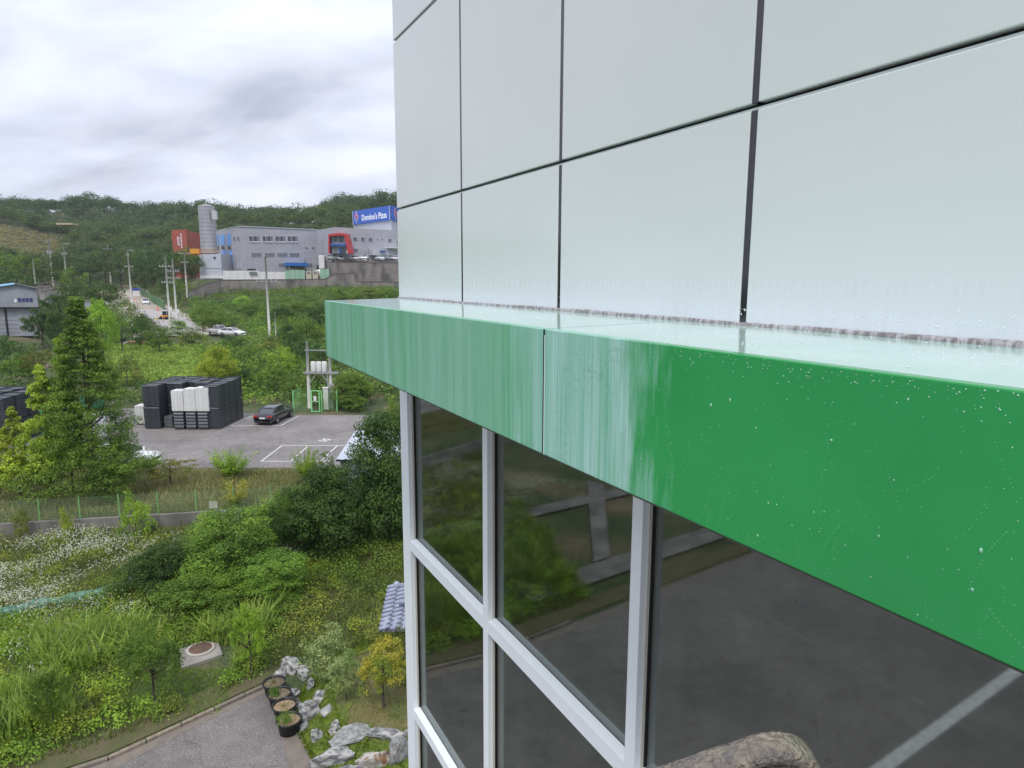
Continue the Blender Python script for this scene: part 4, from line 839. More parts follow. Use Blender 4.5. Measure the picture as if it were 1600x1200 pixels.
netting('ground_netting', 'teal green net barrier curving across the left of the slope', [onT(px, py+14, 20) for px, py in ((-60,975),(0,960),(60,945),(120,934),(170,922),(212,906))], .55, M_net)
netting('ground_netting', 'bluish green net scrap below the dark broadleaf trees', [onT(px, py+16, 20) for px, py in ((425,866),(465,856),(500,852),(530,858))], .5, M_net)
# manhole slab
c = onT(312, 1040); t = T('manhole_slab', 'raised concrete slab with a round rusty manhole cover', 'manhole', (c.x, c.y, c.z))
q = [onT(px, py) for px, py in ((282,1022),(340,1003),(350,1030),(285,1052))]
mb = MB().prism([(p.x, p.y) for p in q], c.z-.3, c.z+.13); mb.build('slab', M_conc, t, bevel=.02)
cc = P(315, 1022, (q[0].y+q[1].y+q[2].y+q[3].y)/4+.15); cc.z = c.z+.13
MB().lathe(cc, [(.0,.0),(.50,.0),(.50,.05),(.40,.06),(.40,.03)], 32).build('ring', mat('ring_concrete', (.42,.38,.33), .9), t)
MB().lathe(cc+Vector((0,0,.031)), [(.395,.0),(.395,.02),(.36,.025),(.34,.015),(.0,.02)], 32).build('cover', mat('rusty_cover', (.17,.09,.06), .8, (.10,.07,.055), scale=9, bump=.7), t)
# planters
M_pot = mat('black_plastic', (.018,.018,.02), .5)
POTL = ['farthest black planter beside the kerb with pale dried stems','second black planter from the kerb with a leafy tuft and brown soil','third black planter from the kerb filled with tan straw','nearest black planter with tan soil and green seedlings']
for i, (px, py) in enumerate(((431,1088),(439,1105),(447,1123),(454,1146))):
    p = onT(px, py); t = T('planter', POTL[i], 'planter', (p.x, p.y, -.775), 'black planters along the rock garden', rz=i)
    R0 = .37
    mb = MB().lathe((0,0,0), [(0,.01),(.27,.01),(.285,.0),(R0-.02,.40),(R0+.012,.405),(R0+.015,.44),(R0-.02,.445),(R0-.03,.37)], 32)
    def loc(mb, name, m, **k):
        me = bpy.data.meshes.new(name); me.from_pydata([tuple(v) for v in mb.v], [], mb.f); me.materials.append(m); me.polygons.foreach_set('use_smooth', [True]*len(mb.f))
        return link_mesh(name, me, t, **k)
    loc(mb, 'pot', M_pot); mb = MB().lathe((0,0,0), [(R0-.031,.36),(.2,.385),(.08,.37),(0,.39)], 24)
    loc(mb, 'soil', mat('soil%d' % (i > 1), *(((.40,.29,.19), .95, (.27,.2,.12)) if i > 1 else ((.13,.095,.06), .95, (.24,.2,.13))), scale=9, bump=.8))
    n = (120, 420, 90, 520)[i]; a = rng.uniform(0, 6.28, n); r_ = rng.uniform(0, .30, n)*((.6 if i == 1 else 1)); Pn = np.stack([np.cos(a)*r_+(.0,-.1,0,.05)[i], np.sin(a)*r_+(0,.08,0,.1)[i], rng.uniform(.38, (.46,.62,.44,.66)[i], n)], 1)
    link_mesh('seedling', leaf_mesh('seedling', Pn, rng.normal(size=Pn.shape)+np.array([0,0,.6]), .07, (L_dry, L_mid, L_dry, L_mid)[i], aspect=.3, up=.7), t, kind='stuff')
# boulders
M_rock = mat('marble_rock', (.47,.46,.44), .85, (.12,.125,.13), scale=1.9, detail=14, bump=1, bscale=9, lo=.42, hi=.60, stretch=(1,1,2.2))
M_rockg = mat('grey_rock', (.38,.38,.37), .9, (.17,.17,.16), scale=5, detail=9, bump=.9, bscale=10)
def rockmesh(seed, m):
    r = np.random.default_rng(seed); import bmesh; bm = bmesh.new(); bmesh.ops.create_icosphere(bm, subdivisions=4, radius=1)
    pl_ = dirs(14); off = r.uniform(.5, .82, 14)
    from mathutils import noise
    for v in bm.verts:
        p = np.array(v.co)
        for n_, o in zip(pl_, off):
            d = p@n_-o
            if d > 0: p = p-n_*d*.97
        p = p*(1+.16*noise.noise(Vector(p)*2.2+Vector((seed*3.1, 0, 0)))+.06*noise.noise(Vector(p)*6.5+Vector((seed, 5, 0)))+.025*noise.noise(Vector(p)*16)); v.co = p
    me = bpy.data.meshes.new('boulder'); bm.to_mesh(me); bm.free(); me.materials.append(m); return me
BL = [(458,1042,26,30,'large white rock at the top corner of the rock garden'),(439,1056,24,18,'flat grey white rock nearest the kerb end'),(477,1054,20,24,'rounded grey rock right of the large white one'),
 (487,1073,11,24,'slim white rock below the rounded grey one'),(460,1087,16,24,'white rock right of the second planter'),(469,1103,9,18,'thin upright rock beside the third planter'),(501,1087,24,18,'broad pinkish grey rock inside the garden edge'),
 (484,1116,27,38,'tall egg shaped grey marble boulder right of the nearest planter'),(477,1140,12,14,'small rock at the foot of the egg shaped boulder'),(495,1154,16,26,'white streaked upright rock above the lower corner'),
 (525,1139,18,22,'small knobbly white rock left of the long flat one'),(553,1150,54,24,'long low grey white rock lying across the lawn edge'),(606,1148,40,16,'pale wedge shaped rock beside the building corner'),
 (524,1182,46,38,'big jagged white and grey boulder at the bottom corner'),(586,1188,48,38,'large blocky rock with a rusty orange stain'),(625,1176,28,48,'tall grey boulder against the building edge'),(517,1041,8,8,'little grey stone under the variegated shrub'),
 (545,1215,60,34,'boulder cut by the bottom edge of the picture'),(636,1150,10,10,'small white rock touching the building corner')]
M_rockr = mat('stained_rock', (.48,.46,.42), .9, (.26,.15,.08), scale=1.7, detail=10, bump=1, bscale=9, lo=.52, hi=.62, stretch=(2,1,.6))
for i, (px, py, w, h, lb) in enumerate(BL):
    p = onT(px, min(py+h*.2, 1230)); sc = (p.y*.988+13.6*.156)/F; m = M_rockr if 'rusty' in lb else (M_rockg if i in (15, 8, 11) else M_rock)
    sx = w*sc*.80; sz = h*sc*.76; o = link_mesh('boulder', rockmesh(i+2, m), None, loc=(p.x, p.y, p.z+sz*.15), rz=i*1.3 if abs(w-h) < 8 and w < 40 else .12*(i % 3), sc=(sx, sx*.75 if w < 30 else sx*.5, sz*.85)); tag(o, lb, 'rock', 'rocks edging the garden bed')
p = onT(512, 1117); o = MB().prism([(p.x-.22,p.y),(p.x+.0,p.y-.26),(p.x+.22,p.y+.02),(p.x+.02,p.y+.27)], p.z-.05, [p.z+.10,p.z+.06,p.z+.12,p.z+.16]).build('stone_marker', M_rock, bevel=.01); tag(o, 'flat lozenge shaped pale stone set in the lawn', 'stone')
def gard(r, N):
    a = r.uniform(0, 2*pi, N); q = np.sqrt(r.random(N))*.99; return np.stack([-2.6+np.cos(a)*q*4.4, 20.5+np.sin(a)*q*4.6], 1)
blades('garden_lawn', 42000, gard, leafmat('blade_lawn', (.17,.14,.055), (.09,.12,.03), .9, .6), (.05, .14), .02, 51, 'thin olive lawn on the rock garden mound', cat='lawn')
def mossr(r, N):
    a = r.uniform(2.2, 5.1, N); q = r.uniform(.74, 1.02, N); return np.stack([-2.6+np.cos(a)*q*4.4, 20.5+np.sin(a)*q*4.6], 1)
blades('moss', 42000, mossr, leafmat('moss', (.10,.16,.02), (.05,.10,.015), 1.5, .5), (.06, .15), .035, 52, 'deep green moss filling the gaps between the rocks', cat='moss')
# tiled roof of a small garden structure
def tiled():
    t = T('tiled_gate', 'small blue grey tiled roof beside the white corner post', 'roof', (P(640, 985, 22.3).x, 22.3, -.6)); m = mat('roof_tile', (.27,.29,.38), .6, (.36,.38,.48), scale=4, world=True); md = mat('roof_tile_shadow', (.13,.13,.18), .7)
    A = P(607, 920, 22.9); zr = A.z; x0 = A.x; base = MB()
    zl = zat(985, 21.2); n = 11; dirv = Vector((.95, 0, .22))
    y0, y1 = 22.9, 21.2
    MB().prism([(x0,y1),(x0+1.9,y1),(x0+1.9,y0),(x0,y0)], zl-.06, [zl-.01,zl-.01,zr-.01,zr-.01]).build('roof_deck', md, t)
    for k in range(n):
        f0 = k/(n-1); y = y0+(y1-y0)*f0; z = zr+(zl-zr)*f0
        mb = MB()
        for j in range(5):
            xa = x0+j*.36; dy = -.32+.0*j; a = Vector((xa, y+.05*j-.02, z+.035+.006)); b = Vector((xa+.37, y+.05*j+.06, z+.12))
            MB().tube([a, b], [.075, .068], 10).build('roof_tile', m, t, smooth=True)
    MB().tube([Vector((x0+.35, y0-.02, zr+.12)), Vector((x0+1.9, y0+.05, zr+.14))], .09, 12).build('ridge_tile', m, t, smooth=True)
    MB().lathe((x0+.33, y0-.02, zr-.02), [(0,0),(.12,0),(.13,.2),(.08,.28),(0,.3)], 12).build('ridge_end', m, t, smooth=True)
    MB().tube([Vector((x0+.55, y1+.75, zl+.62)), Vector((x0+1.8, y1+.95, zl+.72))], .07, 10).build('hip_tile', m, t, smooth=True)
    for k in range(4):
        xx = x0+.14+k*.33; MB().tube([Vector((xx+.1, y1+.45, (zl+.25))), Vector((xx, y1-.05, zl+.02))], .075, 10).build('eave_tile', m, t, smooth=True)
    MB().box(x0+.75, x0+.9, 21.6, 21.75, -.8, zl-.06).build('post', mat('brown_wood', (.13,.06,.05), .8), t)
    MB().box(x0+1.6, x0+1.75, 22.6, 22.75, -.8, zl-.06).build('post', mat('brown_wood', (.13,.06,.05), .8), t)
tiled()
# ------------------------------------------------------------------ corrugated shed by the lot
def shed():
    z0, ze, zr = .05, 2.5, 3.25; A = Vector((-10.37,37.73)); B = Vector((-6.0,37.8)); C_ = Vector((-5.9,42.0)); Dd = Vector((-10.22,42.0))
    t = T('shed', 'small grey metal shed with light corrugated roof half hidden by trees', 'shed', (-8.5, 39, z0)); m = mat('shed_wall', (.17,.19,.21), .5, (.22,.24,.26), scale=2)
    MB().prism([(A.x+.18,A.y+.2),(B.x,B.y+.2),(C_.x,C_.y-.2),(Dd.x+.1,Dd.y-.2)], z0, ze-.12).build('wall', m, t)
    for k in range(16):
        x = A.x+.25+k*.26; MB().box(x, x+.05, A.y+.17, A.y+.198, z0, ze-.14).build('wall_rib', m, t)
    mb = MB(); n = 44; vs = []
    for i in range(n+1):
        f = i/n; k = .035*(1 if i % 4 in (1, 2) else 0); a = A.lerp(B, f); d = Dd.lerp(C_, f); vs += [(a.x,a.y,ze+k),(d.x,d.y,zr+k),(a.x,a.y,ze+k-.02),(d.x,d.y,zr+k-.02)]
    mb.add(vs, [(4*i,4*i+4,4*i+5,4*i+1) for i in range(n)]+[(4*i+2,4*i+3,4*i+7,4*i+6) for i in range(n)]+[(4*i,4*i+2,4*i+6,4*i+4) for i in range(n)])
    mb.build('corrugated_roof', mat('zinc_roof', (.50,.53,.60), .4, (.60,.63,.68), scale=2, metal=.3), t)
    MB().box(A.x-.02, B.x, A.y+.02, A.y+.08, ze-.12, ze-.02).build('gutter', M_joint, t)
shed()
# ------------------------------------------------------------------ wrapped stacks on the lot
M_film = mat('black_film', (.022,.025,.030), .38, (.055,.062,.070), scale=2.4, detail=6, bump=.8, bscale=5, stretch=(1,1,5)); M_filmw = mat('film_edge', (.34,.36,.40), .35); M_crw = mat('white_crate', (.74,.74,.71), .6, (.62,.62,.60), scale=2)
M_crb = mat('blue_crate', (.03,.08,.55), .5); M_crk = mat('dark_crate', (.045,.05,.055), .55)
def stack(label, x0, y0, w, d, h, z0, m, layers=12, name='wrapped_pallet', cat='pallet stack', rim=True, group='wrapped pallet stacks on the parking lot', bands=False, dz=0):
    t = T(name, label, cat, (x0+w/2, y0+d/2, z0), group); lh = (h-.12)/layers
    MB().box(x0+.04, x0+w-.04, y0+.06, y0+d-.04, z0+.02, z0+.11).build('pallet', mat('pallet_wood', (.10,.09,.08), .8), t)
    for k in range(layers):
        j = lambda: random.uniform(-.012, .012); z = z0+.12+k*lh
        MB().box(x0+j(), x0+w+j(), y0+j(), y0+d+j(), z, z+lh*(.93 if not bands else .62)).build('crate', m, t)
        if bands: MB().box(x0+.03, x0+w-.03, y0+.03, y0+d-.03, z+lh*.62, z+lh*.95).build('band', M_filmw, t)
    if rim:
        zt = z0+h; mb = MB()
        for a, b in (((x0,y0),(x0+w,y0)),((x0+w,y0),(x0+w,y0+d)),((x0+w,y0+d),(x0,y0+d)),((x0,y0+d),(x0,y0))): mb.obox(a, b, .05, zt-.12, zt+random.uniform(.0,.06))
        mb.build('film_rim', M_film, t); MB().obox((x0,y0-.03), (x0+w*.97,y0-.03), .01, zt-.06, zt-.02).build('film_fold', M_filmw, t)
    return t
ztop = .06
nm = ['leftmost column', 'second column', 'third column', 'fourth column', 'right end column']
rowsn = ['front row', 'second row', 'third row', 'fourth row', 'fifth row', 'sixth row', 'seventh row', 'eighth row']
cx = [(-32.0, 1.38, 56.2), (-30.55, 1.38, 57.6), (-29.1, 1.2, 58.6), (-27.9, 1.2, 58.0), (-26.6, 1.2, 56.1)]
for ci, (x0, w, yf) in enumerate(cx):
    y = yf; r_ = 0
    if ci == 3: x0 = -28.2
    while y < 60.2:
        for lv in (0, 1):
            stack('black film wrapped stack, %s, %s, %s tier' % (nm[ci], rowsn[r_], ('lower', 'upper')[lv]), x0+random.uniform(-.03,.03), y, w, 1.22, 1.92, ztop+lv*1.93, M_film, 11, rim=(lv == 1 or r_ == 0))
        y += 1.27; r_ += 1
for k, (px, hh) in enumerate(((270,1.9),(289,2.05),(307.5,2.15))):
    x = xat(px, 56.0, 1.5); stack(('left of the three banded dark crate stacks under white crates','middle banded dark crate stack with a bright pallet foot','right banded dark crate stack under white crates')[k], x+.08, 55.9, .86, 1.1, 1.5, ztop, M_crk, 5, rim=False, bands=True, group='banded crate stacks')
    for q in range(1):
        stack(('white crate tower, leftmost of the three','white crate tower, middle of the three','tallest white crate tower at the right of the three')[k], x+.02, 55.9, (1.0,.99,1.12)[k], 1.0, hh, ztop+1.55, M_crw, 14, name='crate_tower', cat='crate stack', rim=False, group='white crate towers on the banded stacks')
x = xat(258, 56.7, .5); stack('small dark green covered bin before the black stacks', x, 56.6, .7, .9, 1.05, ztop, mat('grey_bin', (.07,.085,.085), .5, (.12,.14,.14), scale=3), 3, name='covered_bin', cat='bin', rim=False, group='bins')
x = xat(215, 58, 1); stack('white crate stack left of the black wrapped stacks', x-.1, 57.8, 1.0, 1.1, 1.75, ztop, M_crw, 10, name='crate_tower', cat='crate stack', rim=False, group='white crates left')
stack('black bags and crates beneath the blue crates', x-.4, 60.4, 1.6, 1.2, 2.3, ztop, M_film, 5, rim=False)
stack('bright blue crates on top of the black pile', x-.5, 60.3, 1.75, 1.3, .75, ztop+2.35, M_crb, 3, name='crate_pile', cat='crate stack', rim=False, group='blue crates')
for ci in range(4):
    for ri in range(5):
        for lv in (0, 1):
            stack('black wrapped stack at the left picture edge, column %s, %s, %s tier' % (('one','two','three','four')[ci], rowsn[ri], ('lower','upper')[lv]), -46.2+ci*1.66+(.3 if ci == 3 else 0), 49.4+ri*1.35+(.9 if ci == 3 else 0), 1.4, 1.25, 1.86, ztop+lv*1.88, M_film, 8, rim=lv == 1, group='black wrapped stacks at the left edge')
# ------------------------------------------------------------------ vehicles
M_tyre = mat('tyre', (.02,.02,.02), .8); M_rim = mat('wheel_rim', (.35,.36,.38), .35, metal=.8); M_cg = mat('car_glass', (.02,.025,.03), .05, spec=.9, coat=.6)
M_tail = mat('tail_lamp', (.55,.02,.02), .2, coat=.5); M_head = mat('head_lamp', (.7,.72,.75), .1, coat=.6); M_plate = mat('plate', (.75,.76,.76), .5); M_trim = mat('black_trim', (.02,.02,.022), .5)
def paint(n, c, rough=.25): return mat('paint_'+n, c, rough, spec=.5, coat=.8)
def car(label, cat, x, y, z, rz, m, kind='sedan', name='parked_car', group=None):
    t = T(name, label, cat, (x, y, z), group, rz=rz)
    if kind == 'sedan': L, Wd, H, cab = 4.9, 1.86, 1.46, [(-2.05,.98),(-1.25,1.44),(.35,1.46),(1.25,1.0)]; belt = [(-2.45,.60,.80),(-2.38,.92,.93),(-2.0,1.0,.98),(-1.0,1.0,.93),(1.1,.98,.93),(1.9,.88,.92),(2.3,.78,.86),(2.45,.55,.72)]
    elif kind == 'suv': L, Wd, H, cab = 4.7, 1.9, 1.72, [(-2.2,1.12),(-1.95,1.66),(.35,1.72),(1.15,1.14)]; belt = [(-2.35,.65,.86),(-2.3,1.08,.94),(-1.8,1.14,.95),(1.0,1.12,.95),(1.8,1.05,.94),(2.2,.95,.88),(2.35,.6,.76)]
    elif kind == 'pickup': L, Wd, H, cab = 5.1, 1.9, 1.78, [(-.55,1.08),(-.4,1.7),(.75,1.76),(1.45,1.12)]; belt = [(-2.55,.6,.9),(-2.5,1.05,.95),(-1.0,1.08,.95),(1.2,1.1,.95),(1.9,1.04,.94),(2.4,.95,.88),(2.55,.6,.76)]
    hw = Wd/2; vs = []; n = len(belt)
    prof = lambda b: [(-1*b[2]*hw*.86,.22),(-b[2]*hw,.42),(-b[2]*hw*1.0,b[1]*.72+.1),(-b[2]*hw*.95,b[1]-.03),(-b[2]*hw*.80,b[1]+.015),(0,b[1]+.03),(b[2]*hw*.80,b[1]+.015),(b[2]*hw*.95,b[1]-.03),(b[2]*hw,b[1]*.72+.1),(b[2]*hw,.42),(b[2]*hw*.86,.22)]
    def add_loft(mb, xs, fn):
        k = None; base = []
        for b in xs:
            pr = fn(b); k = len(pr); base += [(b[0], q[0], q[1]) for q in pr]
        f = [(i*k+j, i*k+j+1, (i+1)*k+j+1, (i+1)*k+j) for i in range(len(xs)-1) for j in range(k-1)]+[(i*k+k-1, i*k, (i+1)*k, (i+1)*k+k-1) for i in range(len(xs)-1)]
        f += [tuple(range(k)), tuple(range((len(xs)-1)*k, len(xs)*k))[::-1]]; mb.add(base, f)
    def put(mb, nm_, mt, smooth=False, bev=0, **k):
        me = bpy.data.meshes.new(nm_); me.from_pydata([tuple(v) for v in mb.v], [], mb.f); me.materials.append(mt)
        if smooth: me.polygons.foreach_set('use_smooth', [True]*len(mb.f))
        o = link_mesh(nm_, me, k.get('parent', t)); 
        if bev: md = o.modifiers.new('b', 'BEVEL'); md.width = bev; md.segments = 3
        return o
    mb = MB(); add_loft(mb, belt, prof); put(mb, 'body', m, True)
    wz_ = [c[1]-.02 for c in cab]; cp = [(cab[0][0], cab[0][1]-.04, .80), (cab[1][0], cab[1][1]-.03, .66), (cab[2][0], cab[2][1]-.03, .66), (cab[3][0], cab[3][1]-.04, .82)]
    zb = min(cab[0][1], cab[3][1])-.08
    mb = MB(); add_loft(mb, cp, lambda b: [(-.90*hw, zb), (-b[2]*hw*1.04, max(b[1]-.06, zb+.01)), (-b[2]*hw*.9, max(b[1], zb+.02)), (b[2]*hw*.9, max(b[1], zb+.02)), (b[2]*hw*1.04, max(b[1]-.06, zb+.01)), (.90*hw, zb)]); put(mb, 'window_glass', M_cg)
    a, b = cab[1], cab[2]; mb = MB(); add_loft(mb, [(a[0]-.08, a[1]-.035), (a[0]+.1, a[1]), ((a[0]+b[0])/2, max(a[1], b[1])+.025), (b[0]-.1, b[1]), (b[0]+.08, b[1]-.04)], lambda q: [(-.72*hw, q[1]-.06), (-.66*hw, q[1]-.005), (-.4*hw, q[1]+.02), (.4*hw, q[1]+.02), (.66*hw, q[1]-.005), (.72*hw, q[1]-.06)]); put(mb, 'roof', m, True)
    for sy in (-1, 1):     # pillars
        for (p, q) in ((cab[0], cab[1]), (cab[3], cab[2])): mb = MB(); mb.tube([(p[0], sy*.80*hw, p[1]-.04), (q[0], sy*.69*hw, q[1]-.03)], .04, 6); put(mb, 'pillar', m)
        mb = MB(); mb.tube([(-.35, sy*.875*hw, zb+.02), (-.35, sy*.70*hw, cab[1][1]-.03)], .04, 6); put(mb, 'pillar', m)
        mb = MB().box(cab[3][0]-.25, cab[3][0]-.1, sy*hw-.02 if sy > 0 else -hw-.16, hw+.16 if sy > 0 else -hw+.02, .95, 1.07); put(mb, 'mirror', m, bev=.03)
        for xw in (-L*.29, L*.30):
            mb = MB(); prof_w = [(.0,-.10),(.21,-.10),(.31,-.11),(.33,-.07),(.33,.07),(.31,.11),(.21,.10),(.0,.08)]
            vs = []; nn = 24
            for (r, yy) in prof_w: vs += [(xw+r*cos(2*pi*k/nn), sy*(hw-.11)+yy, .33+r*sin(2*pi*k/nn)) for k in range(nn)]
            mb.add(vs, [(i*nn+k, i*nn+(k+1)%nn, (i+1)*nn+(k+1)%nn, (i+1)*nn+k) for i in range(len(prof_w)-1) for k in range(nn)]); wh = put(mb, 'wheel', M_tyre, True)
            mb = MB(); vs = [(xw, sy*(hw+.012), .33)]+[(xw+.20*cos(2*pi*k/20), sy*(hw+.004), .33+.20*sin(2*pi*k/20)) for k in range(20)]; mb.add(vs, [(0, 1+k, 1+(k+1)%20) for k in range(20)]); put(mb, 'rim', M_rim, parent=wh)
        zl = belt[1][1]-.16; mb = MB().box(-L/2-.015, -L/2+.16, sy*hw*.52 if sy > 0 else -hw*.90, hw*.90 if sy > 0 else -hw*.52, zl, zl+.15); put(mb, 'tail_light', M_tail, bev=.02)
        mb = MB().box(L/2-.22, L/2-.03, sy*hw*.50 if sy > 0 else -hw*.82, hw*.82 if sy > 0 else -hw*.50, .60, .72); put(mb, 'headlight', M_head, bev=.02)
    put(MB().box(-L/2-.03, -L/2+.05, -.26, .26, .62, .74), 'number_plate', M_plate); put(MB().box(L/2-.12, L/2+.01, -.55, .55, .36, .56), 'grille', M_trim, bev=.02)
    put(MB().box(-L/2-.02, -L/2+.1, -hw*.8, hw*.8, .24, .34), 'bumper_trim', M_trim)
    if kind == 'pickup': put(MB().box(-2.4, -.65, -hw*.82, hw*.82, 1.075, 1.10), 'bed_cover', M_trim)
    return t
lz = lambda px, py: onT(px, py)
car('black sedan parked tail out in the marked bay near the green gate', 'car', -22.0, 60.0, .065, radians(84), paint('black', (.012,.012,.016)), 'sedan')
p = P(228, 480, 181); car('white sport utility car facing us on the village road', 'car', p.x, p.y, tz(p.x, p.y)+.2, radians(-62), paint('white', (.78,.79,.80)), 'suv')
p = P(338, 520, 121); car('light grey pickup truck half hidden behind shrubs', 'truck', p.x-.5, p.y+2.0, tz(p.x, p.y)+.5, radians(-35), paint('silver', (.55,.54,.53)), 'pickup')
p = P(362, 522, 120); car('white sedan parked in front of the grey pickup', 'car', p.x, p.y, tz(p.x, p.y)+.55, radians(-15), paint('white', (.78,.79,.80)), 'sedan')
car('white car nose showing beside the conical tree on the lot', 'car', xat(190, 45.0, .6), 45.0, .065, radians(0), paint('white', (.78,.79,.80)), 'sedan')
p = P(100, 700, 50); t = T('box_truck', 'white truck with green cargo box behind the conical tree', 'truck', (p.x, p.y, .06))
MB().box(p.x-1.6, p.x+.4, p.y, p.y+5, 1.0, 3.3).build('cargo_box', mat('truck_green', (.03,.24,.14), .5), t, bevel=.03); MB().box(p.x+.5, p.x+2.3, p.y-.2, p.y+1.9, .5, 2.5).build('cab', mat('truck_white', (.8,.81,.82), .35), t, bevel=.12)
MB().box(p.x+.7, p.x+2.1, p.y-.215, p.y-.2, 1.5, 2.2).build('windscreen', M_cg, t)
for dx in (-1.2, .2, 1.9):
    MB().tube([(p.x+dx, p.y-.1, .45), (p.x+dx, p.y+.15, .45)], .4, 20).build('wheel', M_tyre, t)
# wheel tractor on the road
p = P(258, 502, 139); zt_ = tz(p.x, p.y)+.2; TR0 = set(bpy.data.objects); t = T('wheel_loader', 'orange and white tractor working at the roadside', 'tractor', (p.x, p.y, zt_)); og = mat('paint_orange', (.62,.26,.05), .5)
MB().box(p.x-1.3, p.x+1.1, p.y-.8, p.y+1.4, zt_+.6, zt_+1.5).build('body', og, t, bevel=.12)
for a in (-.55, .95):
    for b in (-.6, .9): MB().tube([(p.x+a, p.y+b, zt_+1.5), (p.x+a, p.y+b, zt_+2.9)], .06, 6).build('cab_post', M_crw, t)
MB().box(p.x-.7, p.x+1.1, p.y-.75, p.y+1.05, zt_+2.9, zt_+3.1).build('cab_roof', M_crw, t, bevel=.05); MB().box(p.x-.5, p.x+.9, p.y-.57, p.y+.87, zt_+1.5, zt_+2.88).build('cab_glass', M_cg, t)
for a, b in ((-1.0,-.9),(.9,-.9),(-1.0,1.5),(.9,1.5)): MB().tube([(p.x+a, p.y+b-.15, zt_+.55), (p.x+a, p.y+b+.15, zt_+.55)], .55, 18).build('wheel', M_tyre, t)
MB().tube([(p.x-1.2, p.y-.4, zt_+1.2), (p.x-2.0, p.y-.6, zt_+1.7), (p.x-2.4, p.y-.7, zt_+.4)], .1, 6).build('arm', og, t); MB().box(p.x-2.8, p.x-2.1, p.y-1.3, p.y+.1, zt_+.1, zt_+.6).build('bucket', mat('yellow', (.7,.5,.08), .5), t)
t.scale = (.62,.62,.62)
for (px, py, Y, lb) in ((212,474,192,'orange traffic cone near the blue topped signboard'),(246,486,160,'orange traffic cone in front of the white road car')):
    p = P(px, py, Y); z = tz(p.x, p.y)+.2; t = T('traffic_cone', lb, 'cone', (p.x, p.y, z)); MB().lathe((p.x, p.y, z), [(.42,0),(.42,.06),(.26,.08),(.07,1.0),(0,1.02)], 14).build('cone', mat('cone_orange', (.75,.13,.04), .6), t); MB().lathe((p.x, p.y, z), [(.20,.42),(.135,.62)], 14).build('stripe', M_crw, t)
# signboard at the road and roadside fence
p = P(212, 475, 208); z = tz(p.x, p.y); t = T('road_signboard', 'white wall board with a dark blue top beside the road', 'sign', (p.x, p.y, z)); MB().box(p.x-1.4, p.x+1.5, p.y, p.y+.2, z, z+2.6).build('board', M_crw, t); MB().box(p.x-1.1, p.x+1.5, p.y-.03, p.y-.002, z+2.0, z+2.75).build('blue_band', mat('sign_blue', (.05,.08,.38), .5), t)
rf = T('roadside_fence', 'green roadside fence behind the white road car', 'fence', tuple(onT(240, 470))); q = [P(216,470,222), P(232,477,196), P(246,483,176), P(258,490,160)]
for a, b in zip(q, q[1:]):
    for k in range(6):
        c0 = a.lerp(b, k/6); c1 = a.lerp(b, (k+1)/6); z0 = tz(c0.x, c0.y); MB().obox(c0.xy, c1.xy, .05, z0+.2, z0+2.4).build('fence_panel', mat('fence_green', (.045,.095,.05), .6, (.08,.15,.085), scale=1), rf); MB().box(c0.x-.05, c0.x+.05, c0.y-.1, c0.y+.0, z0, z0+2.6).build('post', M_gp, rf)
# ------------------------------------------------------------------ poles
M_pole = mat('pole_concrete', (.60,.59,.54), .8, (.48,.47,.43), scale=2); M_steel = mat('galvanised', (.40,.41,.42), .4, metal=.4); M_ins = mat('insulator', (.55,.5,.45), .3)
POLEP = []
def pole(label, px, top, base, Y, arms=(), kind='power_pole', r=.17, lamp=False, box=False, cat='pole'):
    a = P(px, top, Y); z1 = a.z; x = a.x; z0 = tz(x, Y) if base is None else min(zat(base, Y), tz(x, Y)+.3); t = T(kind, label, cat, (x, Y, z0))
    MB().tube([(x, Y, z0-.5), (x, Y, z1)], [r*1.25, r*.85], 10).build('shaft', M_pole, t, smooth=True)
    for (dz, w) in arms:
        MB().box(x-w, x+w, Y-.06, Y+.06, z1-dz-.07, z1-dz+.07).build('crossarm', M_steel, t)
        for s in (-.9, -.45, .45, .9): MB().lathe((x+w*s, Y, z1-dz+.07), [(.05,0),(.09,.08),(.05,.16),(.08,.24),(0,.3)], 8).build('insulator', M_ins, t)
    if lamp: MB().tube([(x, Y, z1-.2), (x+.1, Y, z1+.2), (x+.7, Y, z1+.45), (x+1.2, Y, z1+.35)], [.09,.08,.07,.06], 8).build('lamp_arm', M_steel, t); MB().box(x+1.1, x+1.8, Y-.15, Y+.15, z1+.22, z1+.36).build('lamp_head', M_steel, t, bevel=.04)
    if box: MB().lathe((x-.5, Y-.1, z1-4.8), [(0,0),(.35,0),(.35,1.0),(0,1.05)], 12).build('transformer', M_steel, t); MB().lathe((x+.5, Y-.1, z1-4.8), [(0,0),(.35,0),(.35,1.0),(0,1.05)], 12).build('transformer', M_steel, t)
    POLEP.append((x, Y, z1)); return t
pole('tall twin armed concrete power pole left of the pair near the road', 257, 400, 512, 128, ((2.2,1.3),(5.2,1.1)))
pole('slightly shorter concrete power pole right of the tall twin', 268.5, 405, 500, 136, ((2.6,1.2),(4.0,1.2)))
pole('concrete pole with a crossarm at its top left of the silo base', 287, 396, 433, 190, ((.3,1.7),(2.8,1.0)), r=.2)
pole('street lamp pole rising at the far end of the road', 198.5, 395, None, 172, ((3.8,1.1),(.9,.3)), lamp=True, kind='street_lamp', cat='street lamp')
pole('pole with curved lamp arm in the middle of the left valley', 98, 385, None, 188, ((2.5,.9),), lamp=True, kind='street_lamp', r=.2, cat='street lamp')
pole('thin pole with a pair of transformers left in the valley', 75, 376, None, 228, ((.5,1.0),), box=True, r=.2)
pole('short pale pole just behind the brown roofs', 50.5, 407, None, 176, (), r=.2)
pole('slim pole between the mid valley tree crowns', 167, 382, None, 236, ((2.0,1.6),), r=.22)
